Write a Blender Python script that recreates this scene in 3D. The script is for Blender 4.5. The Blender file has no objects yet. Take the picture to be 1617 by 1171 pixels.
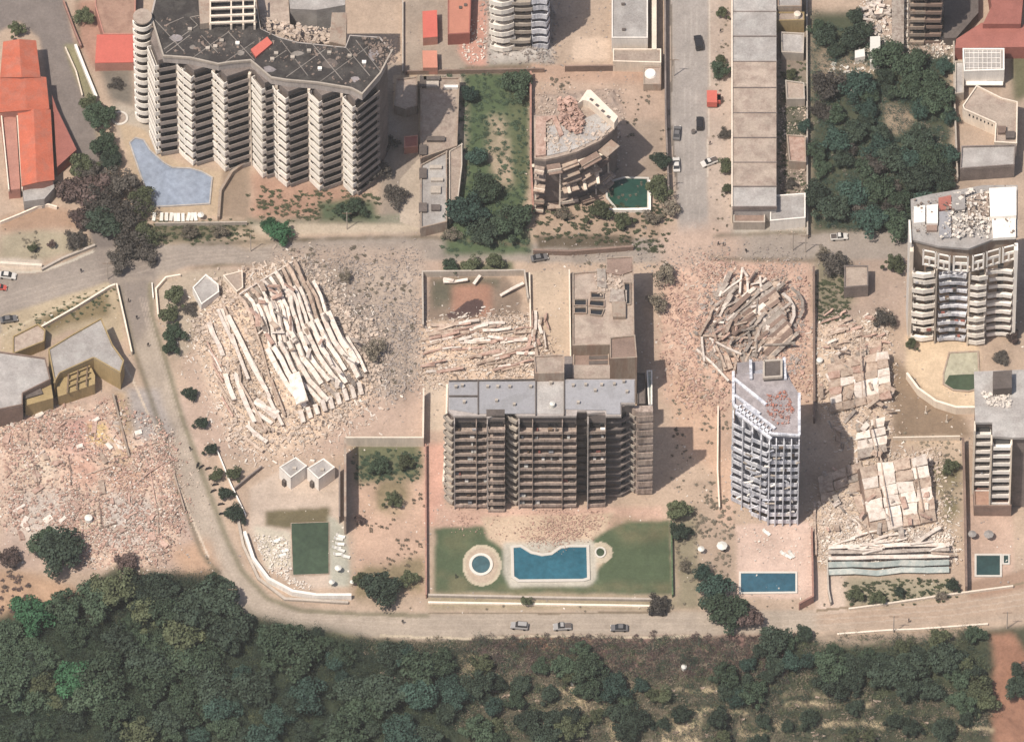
import bpy, math, random
import numpy as np
from mathutils import Vector, Matrix
random.seed(7); rng = np.random.default_rng(11)
R = math.radians
SC = bpy.context.scene
COL = SC.collection
# ------------------------------------------------------------------ camera, sky, sun
TH = R(35.0); D = 5000.0; MPP = 0.16; CX, CY = 808.5, 585.5
cam_d = bpy.data.cameras.new('camera'); cam = bpy.data.objects.new('camera', cam_d); COL.objects.link(cam)
cam.location = (0, -D*math.sin(TH), D*math.cos(TH)); cam.rotation_euler = (TH, 0, 0)
cam_d.sensor_width = 36.0; cam_d.lens = 36.0*D/(1617*MPP); cam_d.clip_start = 10; cam_d.clip_end = 30000
SC.camera = cam
w = bpy.data.worlds.new('World'); SC.world = w; w.use_nodes = True
nt = w.node_tree; bg = nt.nodes['Background']
sky = nt.nodes.new('ShaderNodeTexSky'); sky.sky_type = 'NISHITA'; sky.sun_disc = False
sky.sun_elevation = R(63.4); sky.sun_rotation = R(229.9); sky.dust_density = 3.0; sky.air_density = 1.0
nt.links.new(sky.outputs[0], bg.inputs[0]); bg.inputs[1].default_value = 0.1
sd = bpy.data.lights.new('sun', 'SUN'); sun = bpy.data.objects.new('sun', sd); COL.objects.link(sun)
sd.energy = 4.3; sd.angle = R(0.6); sd.color = (1.0, 0.925, 0.82)
SUNV = Vector((-0.383, -0.322, 1.0)).normalized()
sun.rotation_euler = SUNV.to_track_quat('Z', 'Y').to_euler(); sun.location = (0, 0, 200)
SC.view_settings.view_transform = 'Standard'; SC.view_settings.look = 'None'
SC.view_settings.exposure = 0.12; SC.view_settings.gamma = 1.0

# ------------------------------------------------------------------ mapping between map coordinates and the ground
st, ct = math.sin(TH), math.cos(TH)
CAMP = (0.0, -D*st, D*ct)
def ye_of(x): # where the ground starts to fall away south of the road
    t = np.clip((x + 78.0)/16.0, 0, 1)
    return -64.0 + t*(-85.0 + 64.0)
_tab = rng.random((256, 256))
def vnoise(x, y, s, seed=0):
    x = np.asarray(x)/s + seed*17.31; y = np.asarray(y)/s + seed*9.77
    xi = np.floor(x).astype(int); yi = np.floor(y).astype(int)
    fx = x-xi; fy = y-yi; fx = fx*fx*(3-2*fx); fy = fy*fy*(3-2*fy)
    a = _tab[xi % 256, yi % 256]; b = _tab[(xi+1) % 256, yi % 256]
    c = _tab[xi % 256, (yi+1) % 256]; d = _tab[(xi+1) % 256, (yi+1) % 256]
    return (a*(1-fx)+b*fx)*(1-fy)+(c*(1-fx)+d*fx)*fy
def fbm(x, y, s, seed=0, o=4):
    v = 0; a = 1.0; t = 0
    for i in range(o):
        v = v + a*vnoise(x, y, s/(2.1**i), seed+i*3); t += a; a *= 0.55
    return v/t
def Hs(x, y):
    d = np.clip(ye_of(x) - y, 0, None)
    return -0.16*d*np.clip(d/6, 0, 1) + np.clip(d/12, 0, 1)*(fbm(x, y, 14, 5)-0.5)*5.0
def P(px, py, z=None):
    dx = (px-CX)*MPP; b = (CY-py)*MPP
    d = (dx, st*D + ct*b, -ct*D + st*b)
    zz = 0.0 if z is None else z
    for i in range(1 if z is not None else 8):
        t = (zz-CAMP[2])/d[2]
        x = CAMP[0]+t*d[0]; y = CAMP[1]+t*d[1]
        if z is None: zz = float(Hs(x, y))
    return Vector((x, y, zz))
def XY(px, py, z): p = P(px, py, z); return (p.x, p.y)
def PLY(pts, z): return [XY(a, b, z) for a, b in pts]
def S(r, g, b, k=0.76):  # reads a sunlit picture colour back to a surface colour
    f = lambda c: (c/255/12.92 if c/255 <= 0.04045 else ((c/255+0.055)/1.055)**2.4)
    c = [f(r)*k*1.03, f(g)*k*1.0, f(b)*k*0.95]; l = 0.3*c[0]+0.55*c[1]+0.15*c[2]; return tuple(l+(v-l)*0.84 for v in c)+(1.0,)

# ------------------------------------------------------------------ materials
M = {}
def mat(name, col, var=0.22, big=0.25, fine=2.2, rough=0.9, bump=0.25, rand=0.12, spec=0.2, streak=False, metal=0.0, col2=None, c2s=0.5):
    m = bpy.data.materials.new(name); m.use_nodes = True; n = m.node_tree; N = n.nodes; L = n.links
    b = N['Principled BSDF']; b.inputs['Roughness'].default_value = rough; b.inputs['Metallic'].default_value = metal
    b.inputs['Specular IOR Level'].default_value = spec
    tc = N.new('ShaderNodeTexCoord'); src = tc.outputs['Object']
    if streak:
        mp = N.new('ShaderNodeMapping'); mp.inputs['Scale'].default_value = (1, 1, 0.18); L.new(src, mp.inputs[0]); src = mp.outputs[0]
    n1 = N.new('ShaderNodeTexNoise'); n1.inputs['Scale'].default_value = big; n1.inputs['Detail'].default_value = 5; n1.inputs['Roughness'].default_value = 0.65
    n2 = N.new('ShaderNodeTexNoise'); n2.inputs['Scale'].default_value = fine; n2.inputs['Detail'].default_value = 4; n2.inputs['Roughness'].default_value = 0.75
    L.new(src, n1.inputs[0]); L.new(src, n2.inputs[0])
    a = N.new('ShaderNodeMath'); a.operation = 'ADD'; L.new(n1.outputs[0], a.inputs[0]); L.new(n2.outputs[0], a.inputs[1])
    mr = N.new('ShaderNodeMapRange'); mr.inputs[1].default_value = 0.65; mr.inputs[2].default_value = 1.35
    mr.inputs[3].default_value = 1-var*1.3; mr.inputs[4].default_value = 1+var; L.new(a.outputs[0], mr.inputs[0])
    oi = N.new('ShaderNodeObjectInfo'); mr2 = N.new('ShaderNodeMapRange')
    mr2.inputs[3].default_value = 1-rand; mr2.inputs[4].default_value = 1+rand; L.new(oi.outputs['Random'], mr2.inputs[0])
    mu = N.new('ShaderNodeMath'); mu.operation = 'MULTIPLY'; L.new(mr.outputs[0], mu.inputs[0]); L.new(mr2.outputs[0], mu.inputs[1])
    vm = N.new('ShaderNodeVectorMath'); vm.operation = 'SCALE'; L.new(mu.outputs[0], vm.inputs['Scale'])
    if col2 is not None:
        n3 = N.new('ShaderNodeTexNoise'); n3.inputs['Scale'].default_value = c2s; n3.inputs['Detail'].default_value = 6; n3.inputs['Roughness'].default_value = 0.7
        L.new(src, n3.inputs[0]); m3 = N.new('ShaderNodeMapRange'); m3.inputs[1].default_value = 0.46; m3.inputs[2].default_value = 0.6; L.new(n3.outputs[0], m3.inputs[0])
        mx = N.new('ShaderNodeMix'); mx.data_type = 'RGBA'; L.new(m3.outputs[0], mx.inputs[0]); mx.inputs[6].default_value = col; mx.inputs[7].default_value = col2
        L.new(mx.outputs[2], vm.inputs[0])
    else: vm.inputs[0].default_value = col[:3]
    L.new(vm.outputs[0], b.inputs['Base Color'])
    if bump:
        bp = N.new('ShaderNodeBump'); bp.inputs['Strength'].default_value = bump; bp.inputs['Distance'].default_value = 0.15
        L.new(n2.outputs[0], bp.inputs['Height']); L.new(bp.outputs[0], b.inputs['Normal'])
    M[name] = m; return m
mat('concrete', S(196,184,172), streak=True)
mat('beige', S(184,166,150), col2=S(166,140,124), streak=True)
mat('cream', S(240,224,206,.86), streak=True, var=0.18)
mat('white_paint', S(250,244,238,.86), streak=True, var=0.16)
mat('bay_white', S(250,243,234,.9), streak=True, var=0.14, rand=0.08)
mat('facade_gray', S(190,180,176), streak=True, var=0.25)
mat('facade_brown', S(196,176,164), streak=True, var=0.3, col2=S(160,140,130), c2s=1.2)
mat('dark_wall', S(112,102,98), var=0.35)
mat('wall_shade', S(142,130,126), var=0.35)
mat('shade_side_wall', S(168,156,150), var=0.35)  # greyer tone that paints shade on faces turned from the sun
mat('glass_dark', S(52,54,60), var=0.3, rough=0.25, spec=0.5, bump=0)
mat('blue_gray', S(172,172,180), var=0.16, col2=S(154,154,160), c2s=0.25)
mat('pale_blue', S(234,236,246,.86), var=0.26, streak=True, col2=S(190,194,210), c2s=0.8)
mat('lattice_wall', S(176,178,192), var=.35)
mat('terrace_tan', S(184,146,126), var=0.2, col2=S(170,132,114), c2s=0.4)
mat('tar_seam', S(150,142,136), var=0.3)
mat('roof_burnt', S(158,150,154), var=0.25, col2=S(176,168,172), c2s=0.3)
mat('roof_tar', S(66,62,62), var=0.35, col2=S(84,80,78), c2s=0.35)
mat('roof_gray', S(176,170,168), var=0.27, col2=S(190,186,184), c2s=0.15)
mat('roof_dust', S(188,170,156), var=0.27, col2=S(170,150,138), c2s=0.3)
mat('roof_terra', S(206,104,72), var=0.2, col2=S(196,112,88), c2s=0.35, bump=0.4)
mat('roof_red', S(222,108,92), var=0.12, rand=0.04)
mat('roof_salmon', S(214,140,116), var=0.12)
mat('pink_wall', S(200,140,124), var=0.2)
mat('roof_rust', S(178,108,96), var=0.2)
mat('brick_dust', S(188,140,124), var=0.25, col2=S(170,130,120), c2s=0.6)
mat('slab_white', S(246,234,224), var=0.16, streak=False, rand=0.1, col2=S(222,204,192), c2s=0.7)
mat('slab_tan', S(206,184,166), var=0.25, rand=0.16, col2=S(176,150,134), c2s=0.8)
mat('slab_gray', S(184,172,162), var=0.3, rand=0.18, col2=S(150,134,126), c2s=0.9)
mat('slab_pink', S(212,178,162), var=0.25, rand=0.15, col2=S(184,146,130), c2s=0.9)
mat('slab_teal', S(172,184,182), var=0.2, rand=0.1, col2=S(196,198,192), c2s=0.5)
mat('slab_brown', S(150,126,114), var=0.3, rand=0.2)
mat('rubble_pale', S(216,196,180), var=0.35, rand=0)
mat('rubble_pink', S(206,168,152), var=0.35, rand=0)
mat('rubble_gray', S(176,164,158), var=0.35, rand=0)
mat('rubble_red', S(206,132,112), var=0.35, rand=0, col2=S(176,150,144), c2s=.6)
mat('rubble_white', S(240,230,220), var=0.15, rand=0)
mat('rubble_dark', S(146,128,118), var=0.4, rand=0)
mat('yellow_wall', S(176,152,104), var=0.25, streak=True)
mat('tank_white', S(240,238,232), var=0.08, rough=0.5)
mat('wood', S(140,116,96), var=0.3)
mat('bark', S(96,82,70), var=0.3)
mat('tyre', S(40,38,38), var=0.1, rough=0.8)
mat('rebar', S(110,88,76), var=0.3)
mat('skin', S(150,108,86), var=0.05, bump=0)
mat('cloth_dark', S(54,52,60), var=0.1, bump=0, rand=0.3)
for nm, c in (('car_black', (52,50,54)), ('car_gray', (120,118,120)), ('car_white', (226,222,218)), ('car_silver', (176,174,174)), ('car_red', (214,84,66))):
    mat(nm, S(*c), var=0.05, rough=0.3, spec=0.5, bump=0, rand=0)
mat('coping', S(226,220,212), var=0.08)
def water(name, col):
    m = mat(name, S(*col), var=0.3, big=0.07, fine=.6, rough=0.12, spec=0.5, bump=0.08, rand=0); return m
water('pool_blue', (44,112,136)); water('pool_bright', (150,164,188)); water('pool_green', (40,84,70)); water('pool_murky', (74,92,70)); water('pool_navy', (50,104,128)); water('pool_teal_dark', (48,80,82)); water('pool_pale', (196,192,168)); water('pool_round', (74,112,124))
mat('pool_two', S(76,92,68), var=.15, rough=.15, spec=.4, bump=.05, rand=0, col2=S(112,104,78), c2s=.07)
def leafmat(name, c1, c2):
    m = mat(name, S(*c1, k=0.9), var=0.4, big=0.35, fine=1.5, rough=0.75, spec=0.25, bump=0, rand=0.28, col2=S(*c2, k=0.9), c2s=0.4)
    return m
leafmat('leaf_green', (78,98,74), (60,82,64)); leafmat('leaf_dark', (66,82,66), (52,68,58)); leafmat('leaf_teal', (64,92,80), (54,78,70))
leafmat('leaf_bright', (62,112,74), (54,94,66)); leafmat('leaf_dry', (136,122,104), (110,102,86)); leafmat('leaf_gray', (94,88,82), (78,75,70)); leafmat('leaf_brown', (112,92,88), (86,76,72))
leafmat('leaf_dusty', (142,132,116), (122,114,98)); leafmat('leaf_olive', (98,106,74), (78,90,64)); leafmat('hedge', (84,104,70), (62,84,58))

# ------------------------------------------------------------------ mesh helpers
class MB:
    def __init__(s): s.v = []; s.f = []
    def add(s, vs, fs):
        o = len(s.v); s.v += [tuple(v) for v in vs]; s.f += [tuple(i+o for i in f) for f in fs]
    def prism(s, poly, z0, z1, zt=None):
        n = len(poly); a = sum(poly[i][0]*poly[(i+1) % n][1]-poly[(i+1) % n][0]*poly[i][1] for i in range(n))
        if a < 0: poly = poly[::-1]; zt = zt[::-1] if zt else None
        vs = [(p[0], p[1], z0) for p in poly]+[(p[0], p[1], (zt[i] if zt else z1)) for i, p in enumerate(poly)]
        fs = [tuple(range(n))[::-1], tuple(range(n, 2*n))]+[(i, (i+1) % n, n+(i+1) % n, n+i) for i in range(n)]
        s.add(vs, fs)
    def box(s, c, half, rot=None):
        vs = []
        for sx in (-1, 1):
            for sy in (-1, 1):
                for sz in (-1, 1):
                    v = Vector((sx*half[0], sy*half[1], sz*half[2]))
                    if rot is not None: v = rot @ v
                    vs.append((c[0]+v.x, c[1]+v.y, c[2]+v.z))
        s.add(vs, [(0,1,3,2),(4,6,7,5),(0,4,5,1),(2,3,7,6),(0,2,6,4),(1,5,7,3)])
    def bar(s, a, b, wd, th, roll=0.0):
        a = Vector(a); b = Vector(b); d = b-a; L = d.length
        if L < 1e-4: return
        x = d/L; up = Vector((0, 0, 1)) if abs(x.z) < 0.95 else Vector((1, 0, 0))
        y = up.cross(x).normalized(); z = x.cross(y)
        if roll: q = Matrix.Rotation(roll, 3, x); y = q @ y; z = q @ z
        rot = Matrix((x, y, z)).transposed()
        s.box((a+b)/2, (L/2, wd/2, th/2), rot)
    def strip(s, path, wd, z0, z1):  # wall along a path of (x,y)
        L = offset(path, wd/2); Rr = offset(path, -wd/2)
        n = len(path); vs = []
        for i in range(n): vs += [(L[i][0], L[i][1], z0), (Rr[i][0], Rr[i][1], z0), (Rr[i][0], Rr[i][1], z1), (L[i][0], L[i][1], z1)]
        fs = [(0, 1, 2, 3)[::-1], tuple(4*(n-1)+k for k in range(4))]
        for i in range(n-1):
            o = 4*i
            for k in range(4): fs.append((o+k, o+(k+1) % 4, o+4+(k+1) % 4, o+4+k))
        s.add(vs, fs)
    def cyl(s, c, r, z0, z1, n=20, r2=None):
        r2 = r if r2 is None else r2
        vs = [(c[0]+r*math.cos(2*math.pi*i/n), c[1]+r*math.sin(2*math.pi*i/n), z0) for i in range(n)]
        vs += [(c[0]+r2*math.cos(2*math.pi*i/n), c[1]+r2*math.sin(2*math.pi*i/n), z1) for i in range(n)]
        s.add(vs, [tuple(range(n))[::-1], tuple(range(n, 2*n))]+[(i, (i+1) % n, n+(i+1) % n, n+i) for i in range(n)])
    def tube(s, a, b, r1, r2, n=6):
        a = Vector(a); b = Vector(b); x = (b-a).normalized(); up = Vector((0, 0, 1)) if abs(x.z) < 0.9 else Vector((1, 0, 0))
        y = up.cross(x).normalized(); z = x.cross(y); vs = []
        for c, r in ((a, r1), (b, r2)):
            for i in range(n):
                t = 2*math.pi*i/n; vs.append(c+(y*math.cos(t)+z*math.sin(t))*r)
        s.add(vs, [tuple(range(n))[::-1], tuple(range(n, 2*n))]+[(i, (i+1) % n, n+(i+1) % n, n+i) for i in range(n)])
    def build(s, name, material, parent=None, smooth=False):
        me = bpy.data.meshes.new(name); o3 = parent.location if parent else Vector((0, 0, 0))
        if parent is not None and parent.parent is not None: o3 = parent.parent.location + parent.location
        me.from_pydata([(v[0]-o3[0], v[1]-o3[1], v[2]-o3[2]) for v in s.v], [], s.f); me.update()
        if smooth: me.polygons.foreach_set('use_smooth', [True]*len(me.polygons))
        me.materials.append(M[material] if isinstance(material, str) else material)
        o = bpy.data.objects.new(name, me); COL.objects.link(o)
        if parent is not None: o.parent = parent
        return o
def offset(path, d):  # shifts an open path to the right-hand side of its heading by d
    out = []; n = len(path)
    for i in range(n):
        ds = []
        if i > 0: ds.append((path[i][0]-path[i-1][0], path[i][1]-path[i-1][1]))
        if i < n-1: ds.append((path[i+1][0]-path[i][0], path[i+1][1]-path[i][1]))
        ns = []
        for q in ds:
            l = math.hypot(*q) or 1; ns.append((q[1]/l, -q[0]/l))
        nx = sum(q[0] for q in ns)/len(ns); ny = sum(q[1] for q in ns)/len(ns); l = math.hypot(nx, ny) or 1
        k = 1/max(0.5, l); out.append((path[i][0]+nx/l*d*min(k, 1.7), path[i][1]+ny/l*d*min(k, 1.7)))
    return out
def tag(o, label, cat, group=None, kind=None):
    o['label'] = label; o['category'] = cat
    if group: o['group'] = group
    if kind: o['kind'] = kind
    return o
def thing(name, label, cat, loc, group=None):
    o = bpy.data.objects.new(name, None); o.empty_display_size = 0.5; COL.objects.link(o)
    o.location = loc; tag(o, label, cat, group); return o
def copy_tree(o, loc, rz=0.0, sc=(1, 1, 1), label=None, group=None):
    c = o.copy(); COL.objects.link(c); c.location = loc; c.rotation_euler = (0, 0, rz); c.scale = sc
    if label: c['label'] = label
    if group: c['group'] = group
    for ch in o.children:
        d = ch.copy(); COL.objects.link(d); d.parent = c
        for g in ch.children:
            e = g.copy(); COL.objects.link(e); e.parent = d
    return c
def centroid(poly): return (sum(p[0] for p in poly)/len(poly), sum(p[1] for p in poly)/len(poly))
# ------------------------------------------------------------------ the ground: one relief sheet shared by ground, roads, lawns and rubble
STEP = 0.36
gx = np.arange(-150, 150.01, STEP); gy = np.arange(-160, 150.01, STEP)
GX, GY = np.meshgrid(gx, gy); GZ0 = Hs(GX, GY)
def proj(x, y, z):
    vx = x-CAMP[0]; vy = y-CAMP[1]; vz = z-CAMP[2]
    dep = vy*st - vz*ct
    return CX + vx*D/dep/MPP, CY - (vy*ct+vz*st)*D/dep/MPP
PXg, PYg = proj(GX, GY, GZ0)
W1 = fbm(GX, GY, 7, 21)-0.5; W2 = fbm(GX, GY, 7, 31)-0.5
def pip(X, Y, poly):
    c = np.zeros(X.shape, bool); n = len(poly)
    for i in range(n):
        x1, y1 = poly[i]; x2, y2 = poly[(i+1) % n]
        if y1 == y2: continue
        c ^= ((Y < y1) != (Y < y2)) & (X < (x2-x1)*(Y-y1)/(y2-y1)+x1)
    return c
def blur(m, r):
    if r < 1: return m
    for ax in (0, 1):
        for _ in range(2):
            p = np.pad(m, [(r+1, r) if a == ax else (0, 0) for a in (0, 1)], mode='edge')
            c = np.cumsum(p, axis=ax)
            if ax == 0: m = (c[2*r+1:, :]-c[:-2*r-1, :])/(2*r+1)
            else: m = (c[:, 2*r+1:]-c[:, :-2*r-1])/(2*r+1)
    return m
COLR = np.zeros(GX.shape+(3,)); COLR[:] = S(192,168,148)[:3]
HT = np.zeros(GX.shape); OBJ = np.zeros(GX.shape, int); ROUGH = np.full(GX.shape, 0.05)
NAMES = ['ground', 'road', 'lawn', 'pavement', 'rubble', 'scrub_ground', 'track', 'path']
def region(poly, col=None, soft=4, warp=0, obj=None, rough=None, lift=0.0, blotch=0.0, amt=1.0, liftsoft=None):
    xs = [p[0] for p in poly]; ys = [p[1] for p in poly]; mrg = soft*3+warp*2+6
    sel = (PXg > min(xs)-mrg) & (PXg < max(xs)+mrg) & (PYg > min(ys)-mrg) & (PYg < max(ys)+mrg)
    if not sel.any(): return
    r = np.where(sel.any(1))[0]; c = np.where(sel.any(0))[0]; sl = (slice(r[0], r[-1]+1), slice(c[0], c[-1]+1))
    X = PXg[sl]+W1[sl]*warp*2; Y = PYg[sl]+W2[sl]*warp*2
    m0 = pip(X, Y, poly); m = blur(m0.astype(float), int(round(soft*MPP/STEP)))
    if blotch:
        m = np.clip(m*(1+blotch*2*(fbm(GX[sl], GY[sl], 4, int(sum(xs)) % 97)-0.5)*2), 0, 1)
    m *= amt
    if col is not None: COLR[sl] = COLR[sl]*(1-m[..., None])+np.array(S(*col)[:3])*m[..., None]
    if obj: 
        o = OBJ[sl]; o[m0] = NAMES.index(obj); OBJ[sl] = o
    if rough is not None: ROUGH[sl] = ROUGH[sl]*(1-m)+rough*m
    if lift: HT[sl] += blur(m0.astype(float), int(round((liftsoft or soft)*MPP/STEP)))*lift
ROADC = (164,152,143)
# broad tone
region([(1050,380),(1290,400),(1290,620),(1050,640)], (198,164,146), 10, 8)
region([(300,400),(700,400),(700,720),(300,720)], (192,166,150), 12, 8)
region([(0,620),(300,620),(320,900),(0,900)], (196,170,156), 10, 8)
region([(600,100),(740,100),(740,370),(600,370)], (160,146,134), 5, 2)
region([(1278,20),(1500,20),(1508,375),(1278,375)], (84,90,70), 6, 5)
region([(1285,400),(1430,400),(1430,520),(1285,520)], (178,156,142), 6, 5)
# south slope
region([(-100,905),(60,930),(130,930),(190,885),(260,905),(350,890),(362,965),(450,988),(560,1006),(700,1012),(810,1004),(1000,1008),(1120,1004),(1300,1006),(1620,988),(1800,980),(1800,1500),(-100,1500)], (82,84,66), 5, 6, 'scrub_ground', rough=0.3)
region([(640,1035),(760,1030),(900,1060),(1200,1050),(1250,1180),(1000,1180),(800,1150)], (104,98,82), 14, 16, blotch=0.8)
region([(940,1002),(1195,1000),(1200,1050),(1050,1068),(940,1050)], (142,112,104), 8, 6, blotch=0.5)
region([(800,1000),(930,1004),(930,1030),(800,1030)], (156,118,98), 6, 6, blotch=0.5)
region([(-50,890),(60,905),(125,930),(110,950),(30,965),(-50,985)], (184,150,122), 6, 5)
region([(1562,1000),(1600,1000),(1640,1060),(1640,1200),(1575,1200),(1560,1090),(1570,1050)], (164,118,94), 5, 4, 'track', rough=0.12)
region([(1290,1005),(1440,992),(1520,995),(1500,1012),(1380,1020),(1280,1022)], (170,150,132), 4, 4)
for (a, b, c, d) in ((930,1088,1200,1094),(860,1118,1180,1122),(960,1140,1000,1200),(1040,1130,1075,1200),(1080,1120,1110,1200),(1235,1098,1360,1102),(1240,1112,1380,1116),(1260,1140,1400,1148),(1500,1125,1570,1130),(1480,1150,1570,1158),(1170,1140,1250,1160),(880,1085,930,1120),(520,985,560,1060),(720,1035,760,1080),(1330,1160,1380,1164)):
    region([(a,b),(c,b),(c,d),(a,d)], (206,186,150), 3, 9, blotch=0.9, amt=0.95)
# left road, west road, junction, coast road
region([(-40,-60),(95,-60),(104,10),(120,75),(150,200),(170,270),(160,330),(190,400),(200,430),(170,440),(148,400),(118,260),(74,135),(62,60),(30,34),(0,50),(-40,70)], (134,124,120), 3, 2, 'road')
region([(-60,440),(0,432),(60,430),(110,412),(150,392),(240,388),(330,380),(430,378),(660,372),(840,385),(1060,372),(1100,368),(1450,362),(1450,408),(1290,412),(1120,412),(1050,415),(840,414),(670,410),(430,420),(300,420),(246,440),(170,446),(100,482),(0,526),(-60,550)], ROADC, 3, 2, 'road')
region([(150,392),(245,400),(245,470),(190,470),(160,440)], (150,138,130), 5, 3)
region([(183,440),(240,436),(244,500),(262,560),(288,650),(310,712),(336,780),(362,850),(385,900),(425,942),(475,960),(560,966),(680,968),(1080,964),(1300,962),(1450,945),(1640,915),(1800,890),(1800,960),(1620,975),(1450,986),(1290,995),(1120,1002),(1000,1003),(810,1003),(700,1010),(560,1004),(445,986),(362,960),(348,905),(322,872),(296,800),(270,720),(240,630),(212,550)], (182,167,152), 2, 1, 'road')
region([(183,440),(240,436),(244,500),(212,550)], (150,138,130), 6, 3)
region([(1290,962),(1450,945),(1640,915),(1640,972),(1450,986),(1290,992)], (182,158,138), 6, 4)
region([(1054,-60),(1122,-60),(1122,100),(1118,280),(1125,380),(1072,380),(1068,300),(1056,180),(1062,100)], (168,160,156), 2, 1, 'road')
region([(1122,-60),(1160,-60),(1158,370),(1122,380),(1118,280)], (188,170,158), 3, 2, 'pavement')
region([(1030,360),(1130,350),(1180,380),(1150,425),(1050,430)], (194,168,152), 12, 10)
region([(430,395),(660,390),(672,420),(660,470),(560,480),(440,430)], (182,162,148), 8, 6, rough=0.15, obj='rubble')
region([(396,350),(660,352),(664,366),(396,372)], (196,180,160), 2, 1, 'path')
region([(390,342),(665,338),(665,352),(390,354)], (140,138,120), 3, 1)
# grass verges and rims
region([(100,70),(122,70),(155,150),(140,165),(118,120)], (150,144,110), 3, 2, 'lawn')
region([(735,100),(835,100),(838,250),(828,330),(840,400),(700,400),(700,320),(735,280)], (86,104,72), 5, 5, 'lawn', rough=0.12)
region([(772,180),(800,180),(812,260),(806,300),(782,290),(770,240)], (178,158,136), 6, 6, blotch=0.5)
region([(800,105),(830,110),(834,300),(815,290),(805,200)], (96,104,74), 4, 4)
region([(395,270),(480,285),(570,300),(590,345),(395,345)], (176,140,120), 6, 6, rough=0.12)
region([(500,318),(590,316),(600,350),(505,350)], (94,108,82), 5, 5, 'lawn')
region([(240,352),(395,350),(400,378),(240,385)], (120,112,90), 5, 4, 'lawn')
region([(0,372),(60,362),(130,372),(150,388),(60,412),(0,410)], (172,160,136), 4, 3)
region([(0,345),(60,325),(110,330),(130,360),(70,362),(0,368)], (176,144,120), 4, 3)
region([(0,408),(30,408),(66,410),(66,424),(0,432)], (206,192,178), 2, 1, 'pavement')
region([(120,0),(215,0),(215,60),(150,110),(120,60)], (178,138,120), 4, 3)
region([(150,100),(210,100),(210,170),(175,160)], (128,120,110), 4, 3)
region([(175,160),(235,175),(255,250),(215,235),(190,215)], (184,172,158), 4, 3, 'pavement')
# pool terrace left
region([(186,190),(230,205),(260,245),(300,262),(350,270),(392,262),(386,340),(245,345),(215,300)], (190,168,142), 2, 1, 'pavement')
region([(352,270),(395,255),(392,345),(348,344)], (156,136,118), 3, 2)
# yard right of left tower
region([(622,118),(660,118),(660,172),(622,172)], (192,170,146), 1, 0, 'pavement')
region([(662,118),(728,122),(730,300),(722,235),(662,262)], (186,170,150), 1, 0, 'pavement')
region([(632,282),(662,250),(726,205),(730,238),(700,330),(664,362),(632,350)], (190,174,158), 1, 0, 'pavement')
region([(640,0),(770,0),(770,106),(640,112)], (172,156,142), 2, 1, 'pavement')
region([(735,0),(770,0),(770,105),(740,105),(722,80)], (204,152,136), 3, 3)
region([(770,60),(870,70),(880,100),(770,106)], (160,154,148), 4, 3)
region([(735,105),(860,100),(860,115),(735,118)], (136,118,102), 3, 2)
region([(870,-20),(965,-20),(960,60),(905,95),(868,95)], (184,162,144), 3, 2, 'pavement')
region([(905,60),(960,60),(962,95),(905,95)], (208,184,164), 2, 1)
region([(838,100),(1050,105),(1052,140),(838,128)], (190,158,138), 3, 3)
region([(840,130),(1050,130),(1050,350),(840,350)], (190,164,146), 4, 3)
region([(955,190),(1050,190),(1050,290),(955,290)], (170,150,134), 4, 3)
region([(845,310),(1040,325),(1045,375),(840,375)], (176,152,132), 5, 5, blotch=0.4)
region([(845,372),(1000,372),(1000,390),(850,392)], (108,96,80), 3, 2)
region([(1228,0),(1276,0),(1276,370),(1228,370)], (146,132,120), 3, 3)
region([(1232,130),(1272,120),(1272,260),(1235,220)], (96,98,82), 8, 6, blotch=0.4)
region([(1395,165),(1430,170),(1445,185),(1438,200),(1415,215),(1400,195)], (182,160,136), 4, 4)
region([(1280,60),(1350,90),(1380,100),(1380,115),(1300,130)], (160,142,122), 8, 8, blotch=0.9)
region([(1505,120),(1640,120),(1640,300),(1505,300)], (182,160,142), 4, 4)
region([(1590,80),(1640,80),(1640,140),(1600,165)], (112,110,82), 5, 5)
region([(1158,328),(1275,328),(1275,368),(1158,368)], (184,176,166), 3, 2, 'pavement')
# walled ruin and middle
region([(676,436),(800,436),(826,470),(820,500),(700,510),(676,512)], (150,130,114), 3, 3)
region([(680,440),(790,440),(790,455),(720,480),(684,490)], (108,104,88), 5, 5, blotch=0.4)
region([(712,450),(780,448),(775,500),(712,512)], (178,132,110), 5, 5)
region([(704,496),(720,490),(736,476),(752,471),(764,476),(765,488),(752,502),(710,507)], (100,78,76), 1, 1)
region([(836,430),(900,425),(902,560),(870,560),(840,520)], (200,178,156), 3, 2, 'pavement')
region([(700,420),(810,412),(812,428),(700,432)], (110,112,84), 3, 3, 'lawn')
# rubble fields
RUB = dict(
  main=[(330,450),(400,430),(470,415),(540,470),(600,540),(600,620),(560,650),(500,700),(430,725),(370,700),(330,620),(305,540)],
  dust=[(440,420),(660,420),(665,520),(662,600),(620,640),(590,620),(560,520)],
  mid=[(665,512),(840,500),(870,560),(880,600),(700,600),(665,610)],
  east=[(1045,430),(1130,415),(1270,440),(1280,560),(1280,630),(1240,600),(1160,600),(1130,660),(1080,640),(1045,560)],
  east2=[(1288,520),(1400,500),(1412,620),(1405,700),(1355,740),(1310,660),(1288,640)],
  east3=[(1286,800),(1360,730),(1480,715),(1500,800),(1510,880),(1290,880)],
  west=[(0,665),(120,640),(200,640),(260,680),(285,760),(285,850),(240,900),(140,890),(0,830)],
  mid2=[(845,150),(975,140),(985,190),(960,300),(850,320)],
  north=[(772,0),(872,0),(872,95),(772,95)], ne=[(1365,0),(1500,0),(1500,90),(1370,90)])
region(RUB['main'], (224,198,174), 8, 6, 'rubble', rough=0.4, lift=2.2, liftsoft=45)
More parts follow.
